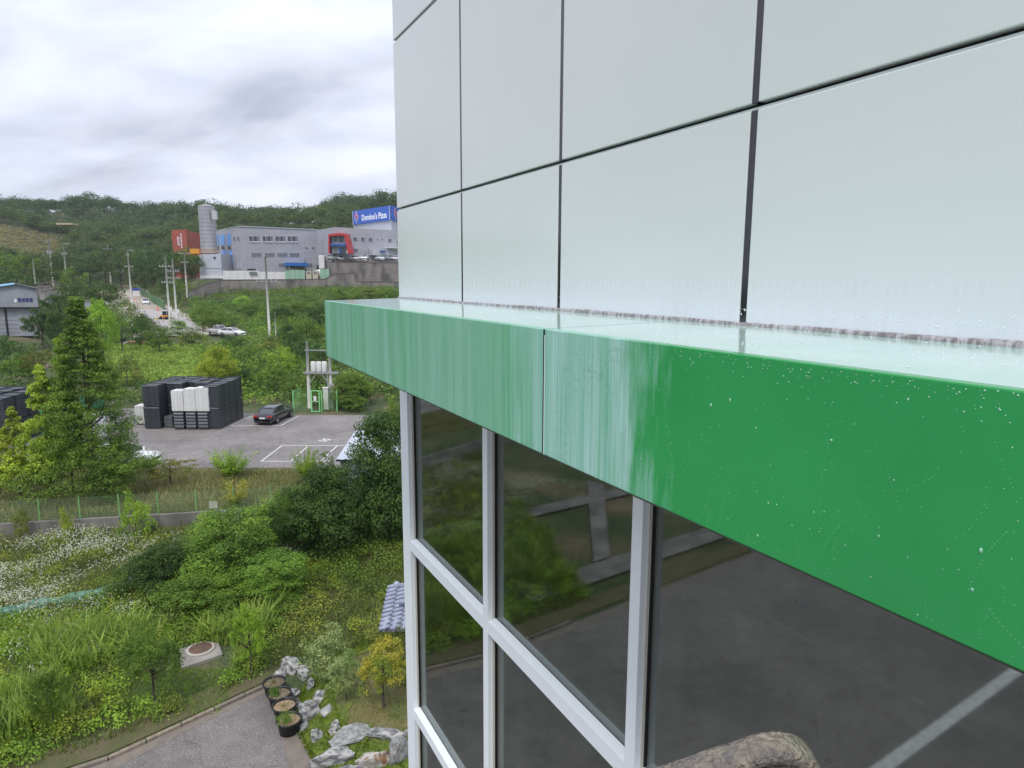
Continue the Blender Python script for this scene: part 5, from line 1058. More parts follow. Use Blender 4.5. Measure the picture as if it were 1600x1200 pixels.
pole('small distant pole left of the red tower', 226, 393, None, 262, ((.5,1.2),), r=.18)
pole('short pole stub at the far left hillside', 17, 386, None, 262, (), r=.22)
pole('lone concrete pole standing in front of the factory wall', 414, 403, 521, 118, ((4.2,1.9),), r=.18)
pole('thin grey post right of the lone concrete pole', 429, 488, 522, 112, (), kind='steel_post', r=.09)
pole('dark slender post beside the street lamp', 205, 449, None, 168, (), kind='steel_post', r=.1)
# wires
for k, (i, j) in enumerate(((0,1),(1,2),(0,3),(3,4),(4,5))):
    a, b = POLEP[i], POLEP[j]; mb = MB()
    for dx, dz in ((-1.1,-2.0),(1.1,-2.0),(0,-3.2)): mb.tube([(a[0]+dx+(b[0]-a[0])*s/10, a[1]+(b[1]-a[1])*s/10, a[2]+dz+(b[2]-a[2])*s/10-6*(s/10)*(1-s/10)*.5) for s in range(11)], .022, 3, cap=False)
    tag(mb.build('power_lines', M_trim), ('power lines between the twin poles','power lines from the twin poles to the silo pole','power lines from the tall twin pole to the road lamp','power lines crossing the valley to the curved lamp pole','power lines to the far transformer pole')[k], 'power lines')
def hframe():
    a = P(479, 535, 66.2); b = P(514, 540, 66.2); z0 = .05; t = T('transformer_frame', 'two pole transformer platform inside the green fence', 'transformer', ((a.x+b.x)/2, 66.2, z0))
    for q in (a, b): MB().tube([(q.x, 66.2, z0-.4), (q.x, 66.2, q.z)], [.20,.13], 12).build('pole', M_pole, t, smooth=True)
    zp = zat(583, 66.2); MB().box(a.x-.4, b.x+.8, 65.9, 66.02, zp-.1, zp+.06).build('platform_beam', M_steel, t); MB().box(a.x-.4, b.x+.8, 66.38, 66.5, zp-.1, zp+.06).build('platform_beam', M_steel, t)
    MB().box(a.x-.1, b.x+.2, 66.03, 66.37, zp-.02, zp+.05).build('platform', M_steel, t)
    zc = zat(548, 66.2); MB().box(a.x-.2, b.x+.3, 66.0, 66.1, zc-.05, zc+.05).build('crossarm', M_steel, t)
    xm = P(498, 580, 66).x
    for k in range(3):
        x = xm-.58+k*.56; MB().lathe((x, 66.2, zp+.06), [(0,0),(.26,0),(.27,.1),(.27,1.0),(.2,1.08),(0,1.1)], 16).build('transformer_tank', mat('tank_white', (.62,.62,.58), .5), t, smooth=True)
        for s in (-.1, .1): MB().tube([(x+s, 66.2, zp+1.14), (x+s, 66.2, zp+1.5)], .035, 6).build('bushing', M_trim, t)
    for q in (a, b): MB().tube([(q.x, 66.1, zp-1.3), (q.x+(.9 if q is a else -.9), 66.05, zp-.1)], .04, 6).build('brace', M_steel, t)
    MB().tube([(b.x-.25, 66.0, z0), (b.x-.25, 66.0, zp+.8)], .06, 8).build('cable_duct', M_steel, t)
    MB().box(b.x-.1, b.x+.45, 65.7, 66.0, z0+1.6, z0+2.5).build('meter_box', M_steel, t)
    # cabinet
    c = P(511, 640, 65.3); MB0 = T('switch_cabinet', 'tall pale switch cabinet by the right transformer pole', 'cabinet', (c.x, 65.3, .06)); MB().box(c.x-.28, c.x+.22, 65.1, 65.5, .06, 2.2).build('cabinet_body', mat('cabinet_white', (.66,.67,.62), .5), MB0, bevel=.02); MB().box(c.x-.32, c.x+.26, 65.05, 65.55, 2.2, 2.3).build('cabinet_cap', M_crw, MB0)
    # enclosure
    f = T('mesh_enclosure', 'bright green mesh enclosure with gate around the transformer poles', 'fence', (a.x, 64.6, .06)); xs = [P(p_, 640, 64.3).x for p_ in (459, 487, 503, 527)]; Mb = mat('bright_green_frame', (.22,.62,.24), .5)
    for x in xs: MB().box(x-.05, x+.05, 64.25, 64.35, 0, 2.15).build('post', Mb, f)
    mesh_panel((xs[0], 64.3), (xs[1], 64.3), .15, .15, 1.95, f, M_gp, 12, 16, .008); mesh_panel((xs[2], 64.3), (xs[3], 64.3), .15, .15, 1.95, f, M_gp, 12, 12, .008)
    mesh_panel((xs[0], 64.3), (xs[0]-.4, 68.2), .15, .15, 1.95, f, M_gp, 12, 12, .008)
    g = MB()
    for (z0_, z1_) in ((-.02,.05),(.98,1.05),(2.05,2.13)): g.box(xs[1]+.12, xs[2]-.12, 63.97, 64.03, z0_+.08, z1_+.08)
    for x in (xs[1]+.12, xs[2]-.12): g.box(x-.04, x+.04, 63.965, 64.035, .06, 2.2)
    g.build('gate_frame', mat('gate_green', (.30,.75,.30), .5), f); MB().box(xs[1]+.35, xs[1]+.62, 63.93, 63.95, 1.15, 1.65).build('gate_sign', M_plate, f)
hframe()
# pair of small white signs on the road poles
for (px, py, w, h, Y, lb) in ((266,507,5,9,126,'larger white sign box at the foot of the twin poles'),(278,508,4,6,126,'smaller white sign right of the twin poles')):
    c = P(px, py-20, Y); s = Y/1010; t = T('small_sign', lb, 'sign', (c.x, Y, c.z)); z = zat(py-17, Y); MB().box(c.x-w*s/2, c.x+w*s/2, Y-.05, Y+.03, z, z+h*s).build('panel', M_crw, t, bevel=.02); MB().tube([(c.x, Y+.06, tz(c.x, Y)-.2), (c.x, Y+.06, z+.1)], .05, 6).build('post', M_steel, t)
# field clutter
for (px, py, w, h, c_, lb) in ((188,545,2.2,.9,(.02,.02,.02),'small black crate heap at the field edge'),(203,545,2.4,.25,(.6,.6,.58),'white plank pile at the field edge'),(216,543,2.6,.35,(.50,.22,.08),'orange brown board table beside the field')):
    p = P(px, py, 112.5); z = tz(p.x, 112.5); t = T('field_clutter', lb, 'pile', (p.x, 112.5, z)); m = mat('clutter'+lb[:8], c_, .7)
    for k in range(3): MB().box(p.x-w/2+random.uniform(-.1,.1), p.x+w/2+random.uniform(-.1,.1), 112-.4, 112+.5+.1*k, z+.4+h*k/3, z+.4+h*(k+.9)/3).build('board', m, t)
# ------------------------------------------------------------------ grey shed on the left with blue roof
def warehouse():
    Y = 112; z0 = 3.3; M_s = mat('shed_sheet', (.30,.31,.34), .6, (.25,.26,.29), scale=.6); t = T('warehouse', 'grey sheet metal shed with light blue roof at the left edge', 'warehouse', (P(20, 520, Y).x, Y, z0))
    xr = P(61, 500, Y).x; xl = xr-15.5; xm = P(26, 450, Y).x; ze = zat(454, Y); zr = zat(447.5, Y); zm = zat(482, Y); dp = 22
    zl = ze-1.0; K = dp/Y*1.03; sh = lambda v: v*(1+K)
    MB().add([(xl,Y,zm),(xr,Y,zm),(xr,Y,ze),(xm,Y,zr),(xl,Y,zl),(xl,Y+.2,zm),(xr,Y+.2,zm),(xr,Y+.2,ze),(xm,Y+.2,zr),(xl,Y+.2,zl)], [(0,1,2,3,4),(9,8,7,6,5),(0,5,6,1),(1,6,7,2),(2,7,8,3),(3,8,9,4),(4,9,5,0)]).build('gable_wall', M_s, t)
    MB().box(xl, xr-.9, Y+.5, Y+.7, z0, zm-.01).build('lower_wall', M_s, t); MB().prism([(xr-.25,Y+.21),(xr,Y+.21),(sh(xr),Y+dp),(sh(xr)-.25,Y+dp)], z0, ze-.1).build('side_wall', M_s, t); MB().box(xl, xr-.05, Y-.25, Y+.9, zm-.2, zm-.0).build('ledge', M_trim, t)
    for k in range(7): MB().box(xl, xr-3.9, Y+.47, Y+.499, z0+.5+k*.72, z0+.53+k*.72).build('sheet_joint', M_trim, t)
    MB().box(P(4,480,Y).x-.12, P(4,480,Y).x+.12, Y+.3, Y+.48, z0, zm-.2).build('downpipe', M_trim, t)
    mb = MB(); mb.add([(xl-.5,Y-.5,zl-.1),(xm,Y-.5,zr+.08),(sh(xm),Y+dp,zr+.08),(sh(xl),Y+dp,zl-.1),(xl-.5,Y-.5,zl+.05),(xm,Y-.5,zr+.22),(sh(xm),Y+dp,zr+.22),(sh(xl),Y+dp,zl+.05)], [(0,3,2,1),(4,5,6,7),(0,1,5,4),(1,2,6,5),(2,3,7,6),(3,0,4,7)]); mb.build('roof', mat('blue_roof', (.22,.48,.75), .45), t)
    mb = MB(); mb.add([(xm,Y-.4,zr+.08),(xr+.3,Y-.4,ze-.05),(sh(xr)+.3,Y+dp,ze-.05),(sh(xm),Y+dp,zr+.08),(xm,Y-.4,zr+.2),(xr+.3,Y-.4,ze+.08),(sh(xr)+.3,Y+dp,ze+.08),(sh(xm),Y+dp,zr+.2)], [(0,3,2,1),(4,5,6,7),(0,1,5,4),(1,2,6,5),(2,3,7,6),(3,0,4,7)]); mb.build('roof', M_trim, t)
    c = P(39, 471.5, Y-.03); text('lettering', '협성종합', .72, c, Matrix.Rotation(pi/2, 3, 'X'), mat('letter_navy', (.02,.03,.18), .5), t, bold=.02, ext=.02)
    c = P(23.5, 472.5, Y-.05); MB().lathe((0,0,0), [(0,0)], 3); MB().tube([(c.x, Y-.06, c.z), (c.x, Y-.01, c.z)], .32, 16).build('emblem', M_crw, t)
    MB().box(P(21.5,470,Y).x-.15, P(21.5,470,Y).x+.05, Y-.05, Y-.005, c.z-.3, c.z+.3).build('emblem_bar', mat('letter_navy', (.02,.03,.18), .5), t)
    # lean-to shelter and long brown roofs behind
    Yb = 172; t2 = T('long_brown_roofs', 'row of low sheds with brown slatted roofs behind the grey shed', 'shed', (P(75,455,Yb).x, Yb, tz(P(75,455,Yb).x, Yb)))
    mr = mat('brown_roof', (.13,.085,.085), .8, (.20,.15,.15), scale=.5); mg = mat('roof_edge', (.36,.31,.31), .8)
    for k, (pa, pya, pb_, pyb) in enumerate(((52,447,72,441),(60,451,81,445),(66,457,88,450))):
        a = P(pa, pya, Yb-k*5); b = P(pb_, pyb, Yb-k*5+6); MB().prism([(a.x,a.y),(b.x,a.y),(b.x+2.5,b.y),(a.x+2.0,b.y)], [a.z-.25]*2+[b.z-.2]*2, [a.z-.0]*2+[b.z+.0]*2).build('roof_panel', mr, t2); MB().obox((a.x,a.y), (b.x,a.y), .2, a.z-.1, a.z+.1).build('roof_edge', mg, t2)
        MB().box(a.x+.4, b.x, a.y+1, b.y, a.z-3.2, a.z-.26).build('wall', mat('farm_wall', (.35,.33,.30), .9), t2)
    Y2 = 126; c = P(121, 478, Y2); z = tz(c.x, Y2); t3 = T('small_white_shed', 'small white shed with flat roof beside the dark shelter', 'shed', (c.x, Y2, z)); MB().box(c.x-.8, c.x+.9, Y2, Y2+2.5, z, c.z+.6).build('wall', mat('shed_white', (.55,.57,.60), .6), t3); MB().box(c.x-1.6, c.x+1.2, Y2-.3, Y2+2.8, c.z+.6, c.z+.75).build('roof', M_conc, t3)
warehouse()
# ------------------------------------------------------------------ factory on the terrace
M_f1 = mat('factory_panel', (.42,.42,.46), .55, (.37,.37,.41), scale=.25, world=True, stretch=(1,1,3)); M_f2 = mat('factory_panel_pale', (.52,.54,.59), .55, (.47,.49,.54), scale=.2, world=True)
M_win = mat('window_dark', (.035,.04,.055), .1, spec=.8); M_wf = mat('window_frame', (.6,.62,.64), .5); M_blue = mat('blue_panel', (.16,.38,.78), .5); M_wg = mat('window_grey', (.16,.18,.19), .25)
def XY(px, Y, z=16): return Vector((xat(px, Y, z), Y))
def hit(A, B, px, z=16):
    # parameter on line A->B met by the sight line of column px
    best = 0; lo, hi = 0., 1.
    f = lambda t: (lambda q: xat(px, q.y, z)-q.x)(A.lerp(B, t)); a, b = -.3, 1.5; fa = f(a)
    for _ in range(50):
        m_ = (a+b)/2; fm = f(m_)
        if (fm > 0) == (fa > 0): a, fa = m_, fm
        else: b = m_
    return a
def plate(name, A, B, pxa, pxb, pya, pyb, off, th, m, parent):   # flat box on wall A-B covering a pixel rectangle
    ta, tb = hit(A, B, pxa), hit(A, B, pxb); a = A.lerp(B, ta); b = A.lerp(B, tb); z1 = zat(pya, (a.y+b.y)/2); z0 = zat(pyb, (a.y+b.y)/2)
    d = (B-A).normalized(); n = Vector((d.y, -d.x)); 
    if n.y > 0: n = -n
    mb = MB(); mb.obox(a+n*(off+th/2), b+n*(off+th/2), th, z0, z1); return mb.build(name, m, parent)
def window(A, B, pxa, pxb, pya, pyb, parent, panes=2, gm=None, sill=True):
    fr = plate('window', A, B, pxa, pxb, pya, pyb, .02, .10, M_wf, parent); w = (pxb-pxa)/panes
    for k in range(panes): plate('pane', A, B, pxa+w*k+.14, pxa+w*(k+1)-.14, pya+.3, pyb-.3, .122, .02, gm if (gm and not isinstance(gm, list)) else (gm[k % len(gm)] if gm else M_win), parent)
    return fr
def factory():
    z0, zt_ = 12.9, zat(356, 205); A0 = XY(339, 224); A = XY(378, 205); B = XY(495, 218)
    t = T('factory', 'grey metal clad factory hall with rows of strip windows on the terrace', 'factory', (A.x, A.y, z0))
    MB().prism([A0, A, B, B+Vector((6,30)), A0+Vector((6,22))], z0-1, [zt_, zt_, zat(361, 218)+.1, zt_-.4, zt_]).build('wall', M_f1, t)
    MB().prism([A0+Vector((.3,0)), A+Vector((0,-.25)), B+Vector((0,-.25)), B+Vector((6,30)), A0+Vector((6,22))], zt_+.12, zt_+.35).build('roof_edge', M_f2, t)
    for (a, b) in ((391.5,407),(412.5,428),(432.5,447.5),(451.5,466.5)): window(A, B, a, b, 370, 378.5, t, 4, [M_win, M_wg, M_win, M_wg]); plate('sill', A, B, a-.3, b+.3, 378.5, 380.0, .02, .2, M_wf, t)
    for (a, b) in ((393.5,409),(414.5,429.5),(434,449),(453,468)): window(A, B, a, b, 395.8, 402, t, 4, M_wg)
    for (a, b) in ((435,443),(479,489)): window(A, B, a, b, 412, 417.5, t, 2, M_wg)
    for (a, b) in ((478,482),(488,492)): window(A, B, a, b, 387.3, 389.2, t, 1, M_win)
    for k in range(1, 13): plate('panel_joint', A, B, 378+117*k/13-.1, 378+117*k/13+.1, 357.5, 434, .003, .015, mat('joint_grey', (.33,.33,.36), .6), t)
    for pxa in (339.5, 348, 358):
        plate('blue_panel', A0, A, pxa, pxa+5.5, 369+(pxa-339)*-.12, 384, .02, .12, M_blue, t); window(A0, A, pxa, pxa+5.5, 385.5, 391.5, t, 2)
        if pxa > 340: plate('blue_panel', A0, A, pxa+1, pxa+6, 393, 411.5, .02, .12, M_blue, t)
    for pxa in (367.5, 373.5): window(A0, A, pxa, pxa+3.6, 371, 377, t, 1, M_wg)
    for (a, b) in ((370,373.5),(375,378)): plate('side_door', A0, A, a, b, 412, 421, .02, .1, M_f2, t)
    plate('drain_pipe', A, B, 471.5, 474.5, 403, 412, .05, .6, M_f1, t); plate('blue_awning', A, B, 444, 476, 411.8, 417, .1, 3.4, mat('awning_blue', (.03,.16,.50), .5), t); plate('awning_leg', A, B, 446.5, 447.3, 417, 434, 3.2, .15, M_steel, t); plate('awning_leg', A, B, 474, 474.8, 417, 434, 3.2, .15, M_steel, t); plate('dock', A, B, 449, 473, 418.5, 434, .02, .6, mat('dock_wall', (.33,.29,.27), .8), t)
    plate('duct', A, B, 350, 357, 401, 424, 7, .8, M_steel, t) if False else None
    # office wing
    C0 = XY(487, 222); C1 = XY(525, 203); C2 = XY(632, 217); zt2 = zat(355.6, 203)
    w = T('office_wing', 'pale grey office wing with a red framed entrance beside the factory hall', 'office', (C1.x, C1.y, 18.5))
    MB().prism([C0, C1, C2, C2+Vector((0,30)), C0+Vector((3,20))], 17.5, [zt2, zt2, zat(361.5,217), zt2-.8, zt2]).build('wall', M_f1, w)
    plate('lower_wall', C0, C1, 497, 506, 375, 404, .05, .4, M_f1, w)
    for (a, b, ya, yb, n) in ((553,559,371,377,2),(565,571,371.5,377.5,2),(577,583,372,378,2),(607,612.5,373.5,379,2),(553.5,559.5,389,394.5,2)): window(C1, C2, a, b, ya, yb, w, n, [M_win, M_wg])
    for (a, b, ya, yb) in ((589.5,591.3,373,376),(596.5,598.3,373,376),(620,621.5,376.5,380)): window(C1, C2, a, b, ya, yb, w, 1)
    for k in range(1, 7): plate('panel_joint', C1, C2, 549+k*12, 549.2+k*12, 358.5, 400, .003, .015, mat('joint_grey', (.33,.33,.36), .6), w)
    red = mat('portal_red', (.50,.035,.045), .45); blu = mat('portal_blue', (.03,.11,.36), .45)
    def slab(pts, Y0, Y1, m, nm):  # polygon in pixels at a distance, extruded back
        n = len(pts); V = [P(x, y, Y0) for x, y in pts]+[P(x, y, Y0)+Vector((0, Y1-Y0, 0)) for x, y in pts]
        MB().add(V, [tuple(range(n))[::-1], tuple(range(n, 2*n))]+[(i, (i+1)%n, n+(i+1)%n, n+i) for i in range(n)]).build(nm, m, w)
    slab([(512.2,397),(514.3,397),(514.3,370.5),(512.2,367)], 200.2, 206, red, 'portal_leg'); slab([(512.2,366.9),(512.2,370.6),(525,368.6),(537.2,369),(540,365.6),(525,365)], 200.0, 205, red, 'portal_beam'); slab([(537.2,369.1),(540,365.5),(547.5,397),(543.3,397)], 199.9, 204.5, red, 'portal_leg')
    slab([(514.4,397),(514.4,370.6),(525,368.7),(537.1,369.1),(543.2,397)], 201.6, 204, M_f2, 'entrance_wall'); slab([(514.4,385.3),(514.4,381.8),(540,381.6),(541,385.3)], 200.8, 201.4, blu, 'blue_band')
    for (a, b, y0, y1) in ((515.2,518,371.5,380.5),(520.5,526,371,379),(528,535.3,370.3,379.2),(520,527,385.8,396.5),(528.5,539.5,387,396.8),(515,518.5,386,396.5)): slab([(a,y1),(a,y0),(b,y0),(b,y1)], 201.45, 201.58, M_win if a != 520 else M_wg, 'pane')
    slab([(528.5,396.8),(528.5,387),(531.5,387),(531.5,396.8)], 201.3, 201.43, blu, 'blue_door')
    # small annexe and canopy
    q = plate('annexe', C1, C2, 577, 612, 390.5, 400, .1, 2.5, M_f2, w); plate('flat_canopy', C1, C2, 598, 619, 388, 389.3, .2, 4.0, M_crw, w); plate('canopy_post', C1, C2, 612, 612.8, 389.5, 400, 3.8, .2, M_steel, w); plate('awning', C1, C2, 588, 596, 392.5, 394.5, 2.65, .6, blu, w)
    # upper sign building
    S0 = XY(552, 256, 30); S1 = XY(611, 236, 30); S2 = XY(650, 262, 30); u_ = T('sign_tower', 'tall pale building carrying a wide blue sign with white lettering', 'building', (S1.x, S1.y, 18.8))
    MB().prism([S0, S1, S2, S0+Vector((20, 30))], 17.6, 33.4).build('wall', M_f2, u_)
    sb = mat('sign_blue_bright', (.030,.115,.50), .4); n1 = Vector(((S1-S0).y, -(S1-S0).x)).normalized(); n1 = n1 if n1.y < 0 else -n1; n2 = Vector(((S2-S1).y, -(S2-S1).x)).normalized(); n2 = n2 if n2.y < 0 else -n2
    q0 = S0.lerp(S1, .035)+n1*.3; q1 = S1+n1*.3; MB().obox(q0, q1, .5, 33.45, 38.4).build('sign_board', sb, u_)
    MB().obox(S1+n2*.3+(S2-S1).normalized()*.2, S2+n2*.3, .5, 33.45, 38.4).build('sign_board', sb, u_); MB().obox(S1+n1*.62-(S1-S0).normalized()*.15, S1+n1*.62+(S1-S0).normalized()*.15, .1, 33.45, 38.45).build('corner_trim', M_f2, u_)
    MB().obox(q0-(S1-S0).normalized()*.35, q0-(S1-S0).normalized()*.02, .6, 33.3, 38.45).build('edge_trim', M_f2, u_)
    X1 = (S1-S0).normalized(); Mx = Matrix(((X1.x, 0, n1.x), (X1.y, 0, n1.y), (0, 1, 0)))
    wh = mat('sign_white', (.85,.87,.9), .5); ct = S0.lerp(S1, .60)+n1*.57; text('sign_lettering', "Domino's Pizza", 2.95, (ct.x, ct.y, 35.35), Mx, wh, u_, bold=.075, ext=.03, sx=(S1-S0).length*.70/19.6)
    def logo(c, X, n_, s):
        def dia(cx, cy, h, m, off, nm): 
            vs = [];
            for (a, b) in ((-h,0),(0,-h),(h,0),(0,h)): vs.append((cx+a, cy+b))
            V = [Vector((c.x, c.y, 0))+Vector((X.x, X.y, 0))*a*s*.62+Vector((0,0,1))*(c.z+b*s)+Vector((n_.x, n_.y, 0))*off for a, b in vs]; V2 = [v+Vector((n_.x, n_.y, 0))*.04 for v in V]
            MB().add(V+V2, [(0,1,2,3),(7,6,5,4),(0,4,5,1),(1,5,6,2),(2,6,7,3),(3,7,4,0)]).build(nm, m, u_)
        def half(sign, m, off, k):
            h = .92; g = .05
            pts = [(0,h),(h,0),(h*.5,-h*.5),(-h*.5,h*.5)] if sign > 0 else [(-h*.5-g,h*.5-g),(h*.5-g,-h*.5-g),(0,-h),(-h,0)]
            V = [Vector((c.x, c.y, 0))+Vector((X.x, X.y, 0))*a*s*.62+Vector((0,0,1))*(c.z+b*s)+Vector((n_.x, n_.y, 0))*off for a, b in pts]; V2 = [v+Vector((n_.x, n_.y, 0))*.04 for v in V]
            MB().add(V+V2, [(3,2,1,0),(4,5,6,7),(0,1,5,4),(1,2,6,5),(2,3,7,6),(3,0,4,7)]).build('emblem_half', m, u_)
        dia(0, 0, 1.06, wh, .56, 'emblem_rim'); half(1, mat('emblem_red', (.65,.03,.06), .5), .605, 0); half(-1, mat('emblem_blue', (.03,.10,.42), .5), .605, 0)
        for (a, b) in ((.22,.28),(-.5,-.12),(-.08,-.42)):
            p = Vector((c.x, c.y, 0))+Vector((X.x, X.y, 0))*a*s*.62+Vector((0,0,1))*(c.z+b*s)+Vector((n_.x, n_.y, 0))*.66; MB().tube([p, p+Vector((n_.x, n_.y, 0))*.05], .17*s*.6, 12).build('emblem_dot', wh, u_)
    cl_ = S0.lerp(S1, .125); logo(Vector((cl_.x, cl_.y, 35.9)), X1, n1, 2.15); X2 = (S2-S1).normalized(); cr_ = S1+X2*2.6; logo(Vector((cr_.x, cr_.y, 35.7)), X2, n2, 2.2)
    # silo, base, brick red tower
    Ys = 208; xs_ = xat(325, Ys, 25); rs = 12.0/F*Ys*.98; s = T('silo', 'tall round galvanised silo at the left end of the factory', 'silo', (xs_, Ys, 20)); ms2 = mat('silo_metal', (.34,.34,.36), .45, (.44,.44,.46), scale=.4, metal=.3, stretch=(1,1,.3))
    zt3 = zat(323, Ys-2); zb3 = zat(397, Ys-2); mb = MB(); pr = []
    for k in range(13): z = zb3+(zt3-zb3)*k/12-20; pr += [(rs*.994, z), (rs*1.0, z+.06), (rs*.994, z+.12)]
    mb.lathe((xs_, Ys, 20), pr+[(0, zt3-20+.8)], 40); mb.build('silo_shell', ms2, s, smooth=True)
    xl_ = xs_+rs+.35; l = MB()
    for dx in (-.3, .5): l.box(xl_+dx, xl_+dx+.08, Ys-1.2, Ys-1.1, zb3, zt3-1.5)
    for k in range(16): l.box(xl_-.3, xl_+.55, Ys-1.2, Ys-1.12, zb3+.6+k*.95, zb3+.7+k*.95)
    l.build('ladder', M_steel, s); MB().box(xl_-.4, xl_+1.0, Ys-1.9, Ys-.9, zt3-4.0, zt3-1.4).build('ladder_cage', mat('cage', (.5,.5,.5), .5), s)
    mb = MB(); zp = zat(399, Ys)
    for k in range(9): x = xs_-rs-1.6+k*(2*rs+3.2)/8; mb.box(x-.06, x+.06, Ys-4.1, Ys-4.0, zp, zp+1.5)
    for dz in (.7, 1.4): mb.box(xs_-rs-1.6, xs_+rs+1.6, Ys-4.12, Ys-4.0, zp+dz, zp+dz+.12)
    mb.build('yellow_railing', mat('rail_yellow', (.55,.30,.06), .6), s); MB().box(xs_-rs-1.6, xs_-rs+1.2, Ys-4.3, Ys-4.13, zp+.1, zp+1.5).build('orange_panel', mat('rail_orange', (.72,.30,.03), .6), s)
    E0 = XY(311, 214); E1 = XY(318.5, 203.5); E2 = XY(346, 203.8); b_ = T('plant_building', 'boxy pale grey base building under the silo', 'building', (E1.x, E1.y, 12.9)); MB().prism([E0, E1, E2, E2+Vector((0,9)), E0+Vector((3,6))], 11.8, zp-.05).build('wall', M_f2, b_)
    plate('vent', E1, E2, 334.5, 337.5, 402.5, 405.5, .02, .2, M_win, b_); plate('wall_band', E1, E2, 318.6, 346, 420, 420.8, .02, .08, M_f1, b_); plate('white_skirt', E1, E2, 312, 352, 432, 436.5, .1, .5, M_crw, b_)
    Yr = 240; r0 = XY(268.5, 240, 26); r1 = XY(291, 236, 26); r2 = XY(304, 250, 26); rt_ = T('red_tower', 'brick red block tower with white vertical lettering beyond the trees', 'building', (r1.x, r1.y, 13)); mr_ = mat('brick_red', (.40,.095,.055), .7, (.33,.075,.05), scale=.5)
    zt4 = zat(360.5, 238); MB().prism([r0, r1, r2, r0+Vector((3, 16))], 8, zt4).build('wall', mr_, rt_); MB().prism([r1+Vector((3.3,1)), XY(319, 238, 22), XY(319, 246, 22), r1+Vector((4,9))], 8, zat(390, 238)).build('low_wing', mr_, rt_)
    nr = Vector(((r1-r0).y, -(r1-r0).x)).normalized(); nr = nr if nr.y < 0 else -nr; Xr = (r1-r0).normalized(); Mr = Matrix(((Xr.x, 0, nr.x), (Xr.y, 0, nr.y), (0, 1, 0)))
    for (f, body, sz) in ((.44, '행복\n한우\n가든\n식당', .78), (.64, '한\n세\n계\n음\n식', 1.05)):
        p = r0.lerp(r1, f)+nr*.05; text('vertical_lettering', body, sz, (p.x, p.y, zt4-4.0), Mr, wh, rt_, bold=.02, ext=.02)
    # terrace things
    z1 = 13.3
    yd = T('white_yard_wall', 'long white yard wall at the foot of the factory hall', 'wall', (XY(350,198).x, 198, z1)); 
    for k in range(9):
        a, b = 348+k*11.4, 348+(k+1)*11.4-.3; Yw = 198.3; q = XY(a, Yw, 14); r_ = XY(b, Yw, 14); MB().obox(q, r_, .25, z1-.4, zat(424.3 if k < 5 else 426, Yw)).build('wall_panel', M_crw, yd)
    plate('window', XY(345,198), XY(450,198), 389, 401, 425.8, 430, .15, .15, M_wg, yd); MB().box(XY(386,199.5).x, XY(398,199.5).x, 199.3, 200, zat(424,199), zat(421.2,199)).build('dark_vent', M_trim, yd)
    tk = T('terrace_fence', 'green mesh fence panels on the terrace edge right of the white wall', 'fence', (XY(460,198).x, 198, z1))
    for (a, b, ya) in ((445,452,424),(452.5,460,422.5),(460.5,468,422.5),(468.5,476,423),(500,507,421.5),(507.5,514,421)): q = XY(a, 198, 14); r_ = XY(b, 198, 14); MB().obox(q, r_, .08, z1-.3, zat(ya, 198)).build('fence_panel', mat('terrace_green', (.22,.42,.28), .6, (.32,.48,.36), scale=1.2), tk)
    for (a, b, lb) in ((479,487,'left beige machine cabinet on the terrace'),(489,497,'right beige machine cabinet on the terrace')):
        q = XY(a, 198.2, 14); r_ = XY(b, 198.2, 14); c = T('machine_cabinet', lb, 'cabinet', (q.x, q.y, z1)); MB().obox(q, r_, 1.2, z1-.2, zat(424.5, 198)).build('cabinet_body', mat('beige', (.50,.47,.36), .6), c); MB().obox(q.lerp(r_, .2)+Vector((0,-.63)), q.lerp(r_, .8)+Vector((0,-.63)), .05, zat(429,198), zat(426,198)).build('grille', M_wg, c)
    q = XY(499, 204, 16); c = T('white_tank', 'tall white storage tank with pipes at the factory corner', 'tank', (q.x+.8, 204, z1)); MB().box(q.x, q.x+1.8, 203, 205, zat(421,204), zat(400,204)).build('upper_tank', M_crw, c, bevel=.2)
    MB().lathe((q.x+1.0, 201.5, z1), [(0,0),(1.3,0),(1.3,1.8),(1.0,2.5),(0,2.8)], 20).build('round_tank', M_crw, c, smooth=True)
    for dx in (-1.5, -.9): MB().tube([(q.x+dx, 202, zat(400,204)-.5), (q.x+dx, 202, z1+2.6), (q.x+dx+1.8, 201.7, z1+1.9)], .12, 8).build('pipe', M_steel, c)
    # retaining walls
    blk = bpy.data.materials.new('block_wall'); blk.use_nodes = True; tt = blk.node_tree; bb = tt.nodes['Principled BSDF']; bb.inputs['Roughness'].default_value = .9
    br = tt.nodes.new('ShaderNodeTexBrick'); g_ = tt.nodes.new('ShaderNodeNewGeometry').outputs['Position']; sx_ = tt.nodes.new('ShaderNodeSeparateXYZ'); tt.links.new(g_, sx_.inputs[0]); cb = tt.nodes.new('ShaderNodeCombineXYZ'); tt.links.new(sx_.outputs[0], cb.inputs[0]); tt.links.new(sx_.outputs[2], cb.inputs[1]); tt.links.new(cb.outputs[0], br.inputs['Vector'])
    br.inputs['Color1'].default_value = (.27,.245,.225,1); br.inputs['Color2'].default_value = (.22,.20,.185,1); br.inputs['Mortar'].default_value = (.14,.13,.12,1); br.inputs['Scale'].default_value = 1; br.inputs['Brick Width'].default_value = 1.0; br.inputs['Row Height'].default_value = .5; br.inputs['Mortar Size'].default_value = .04
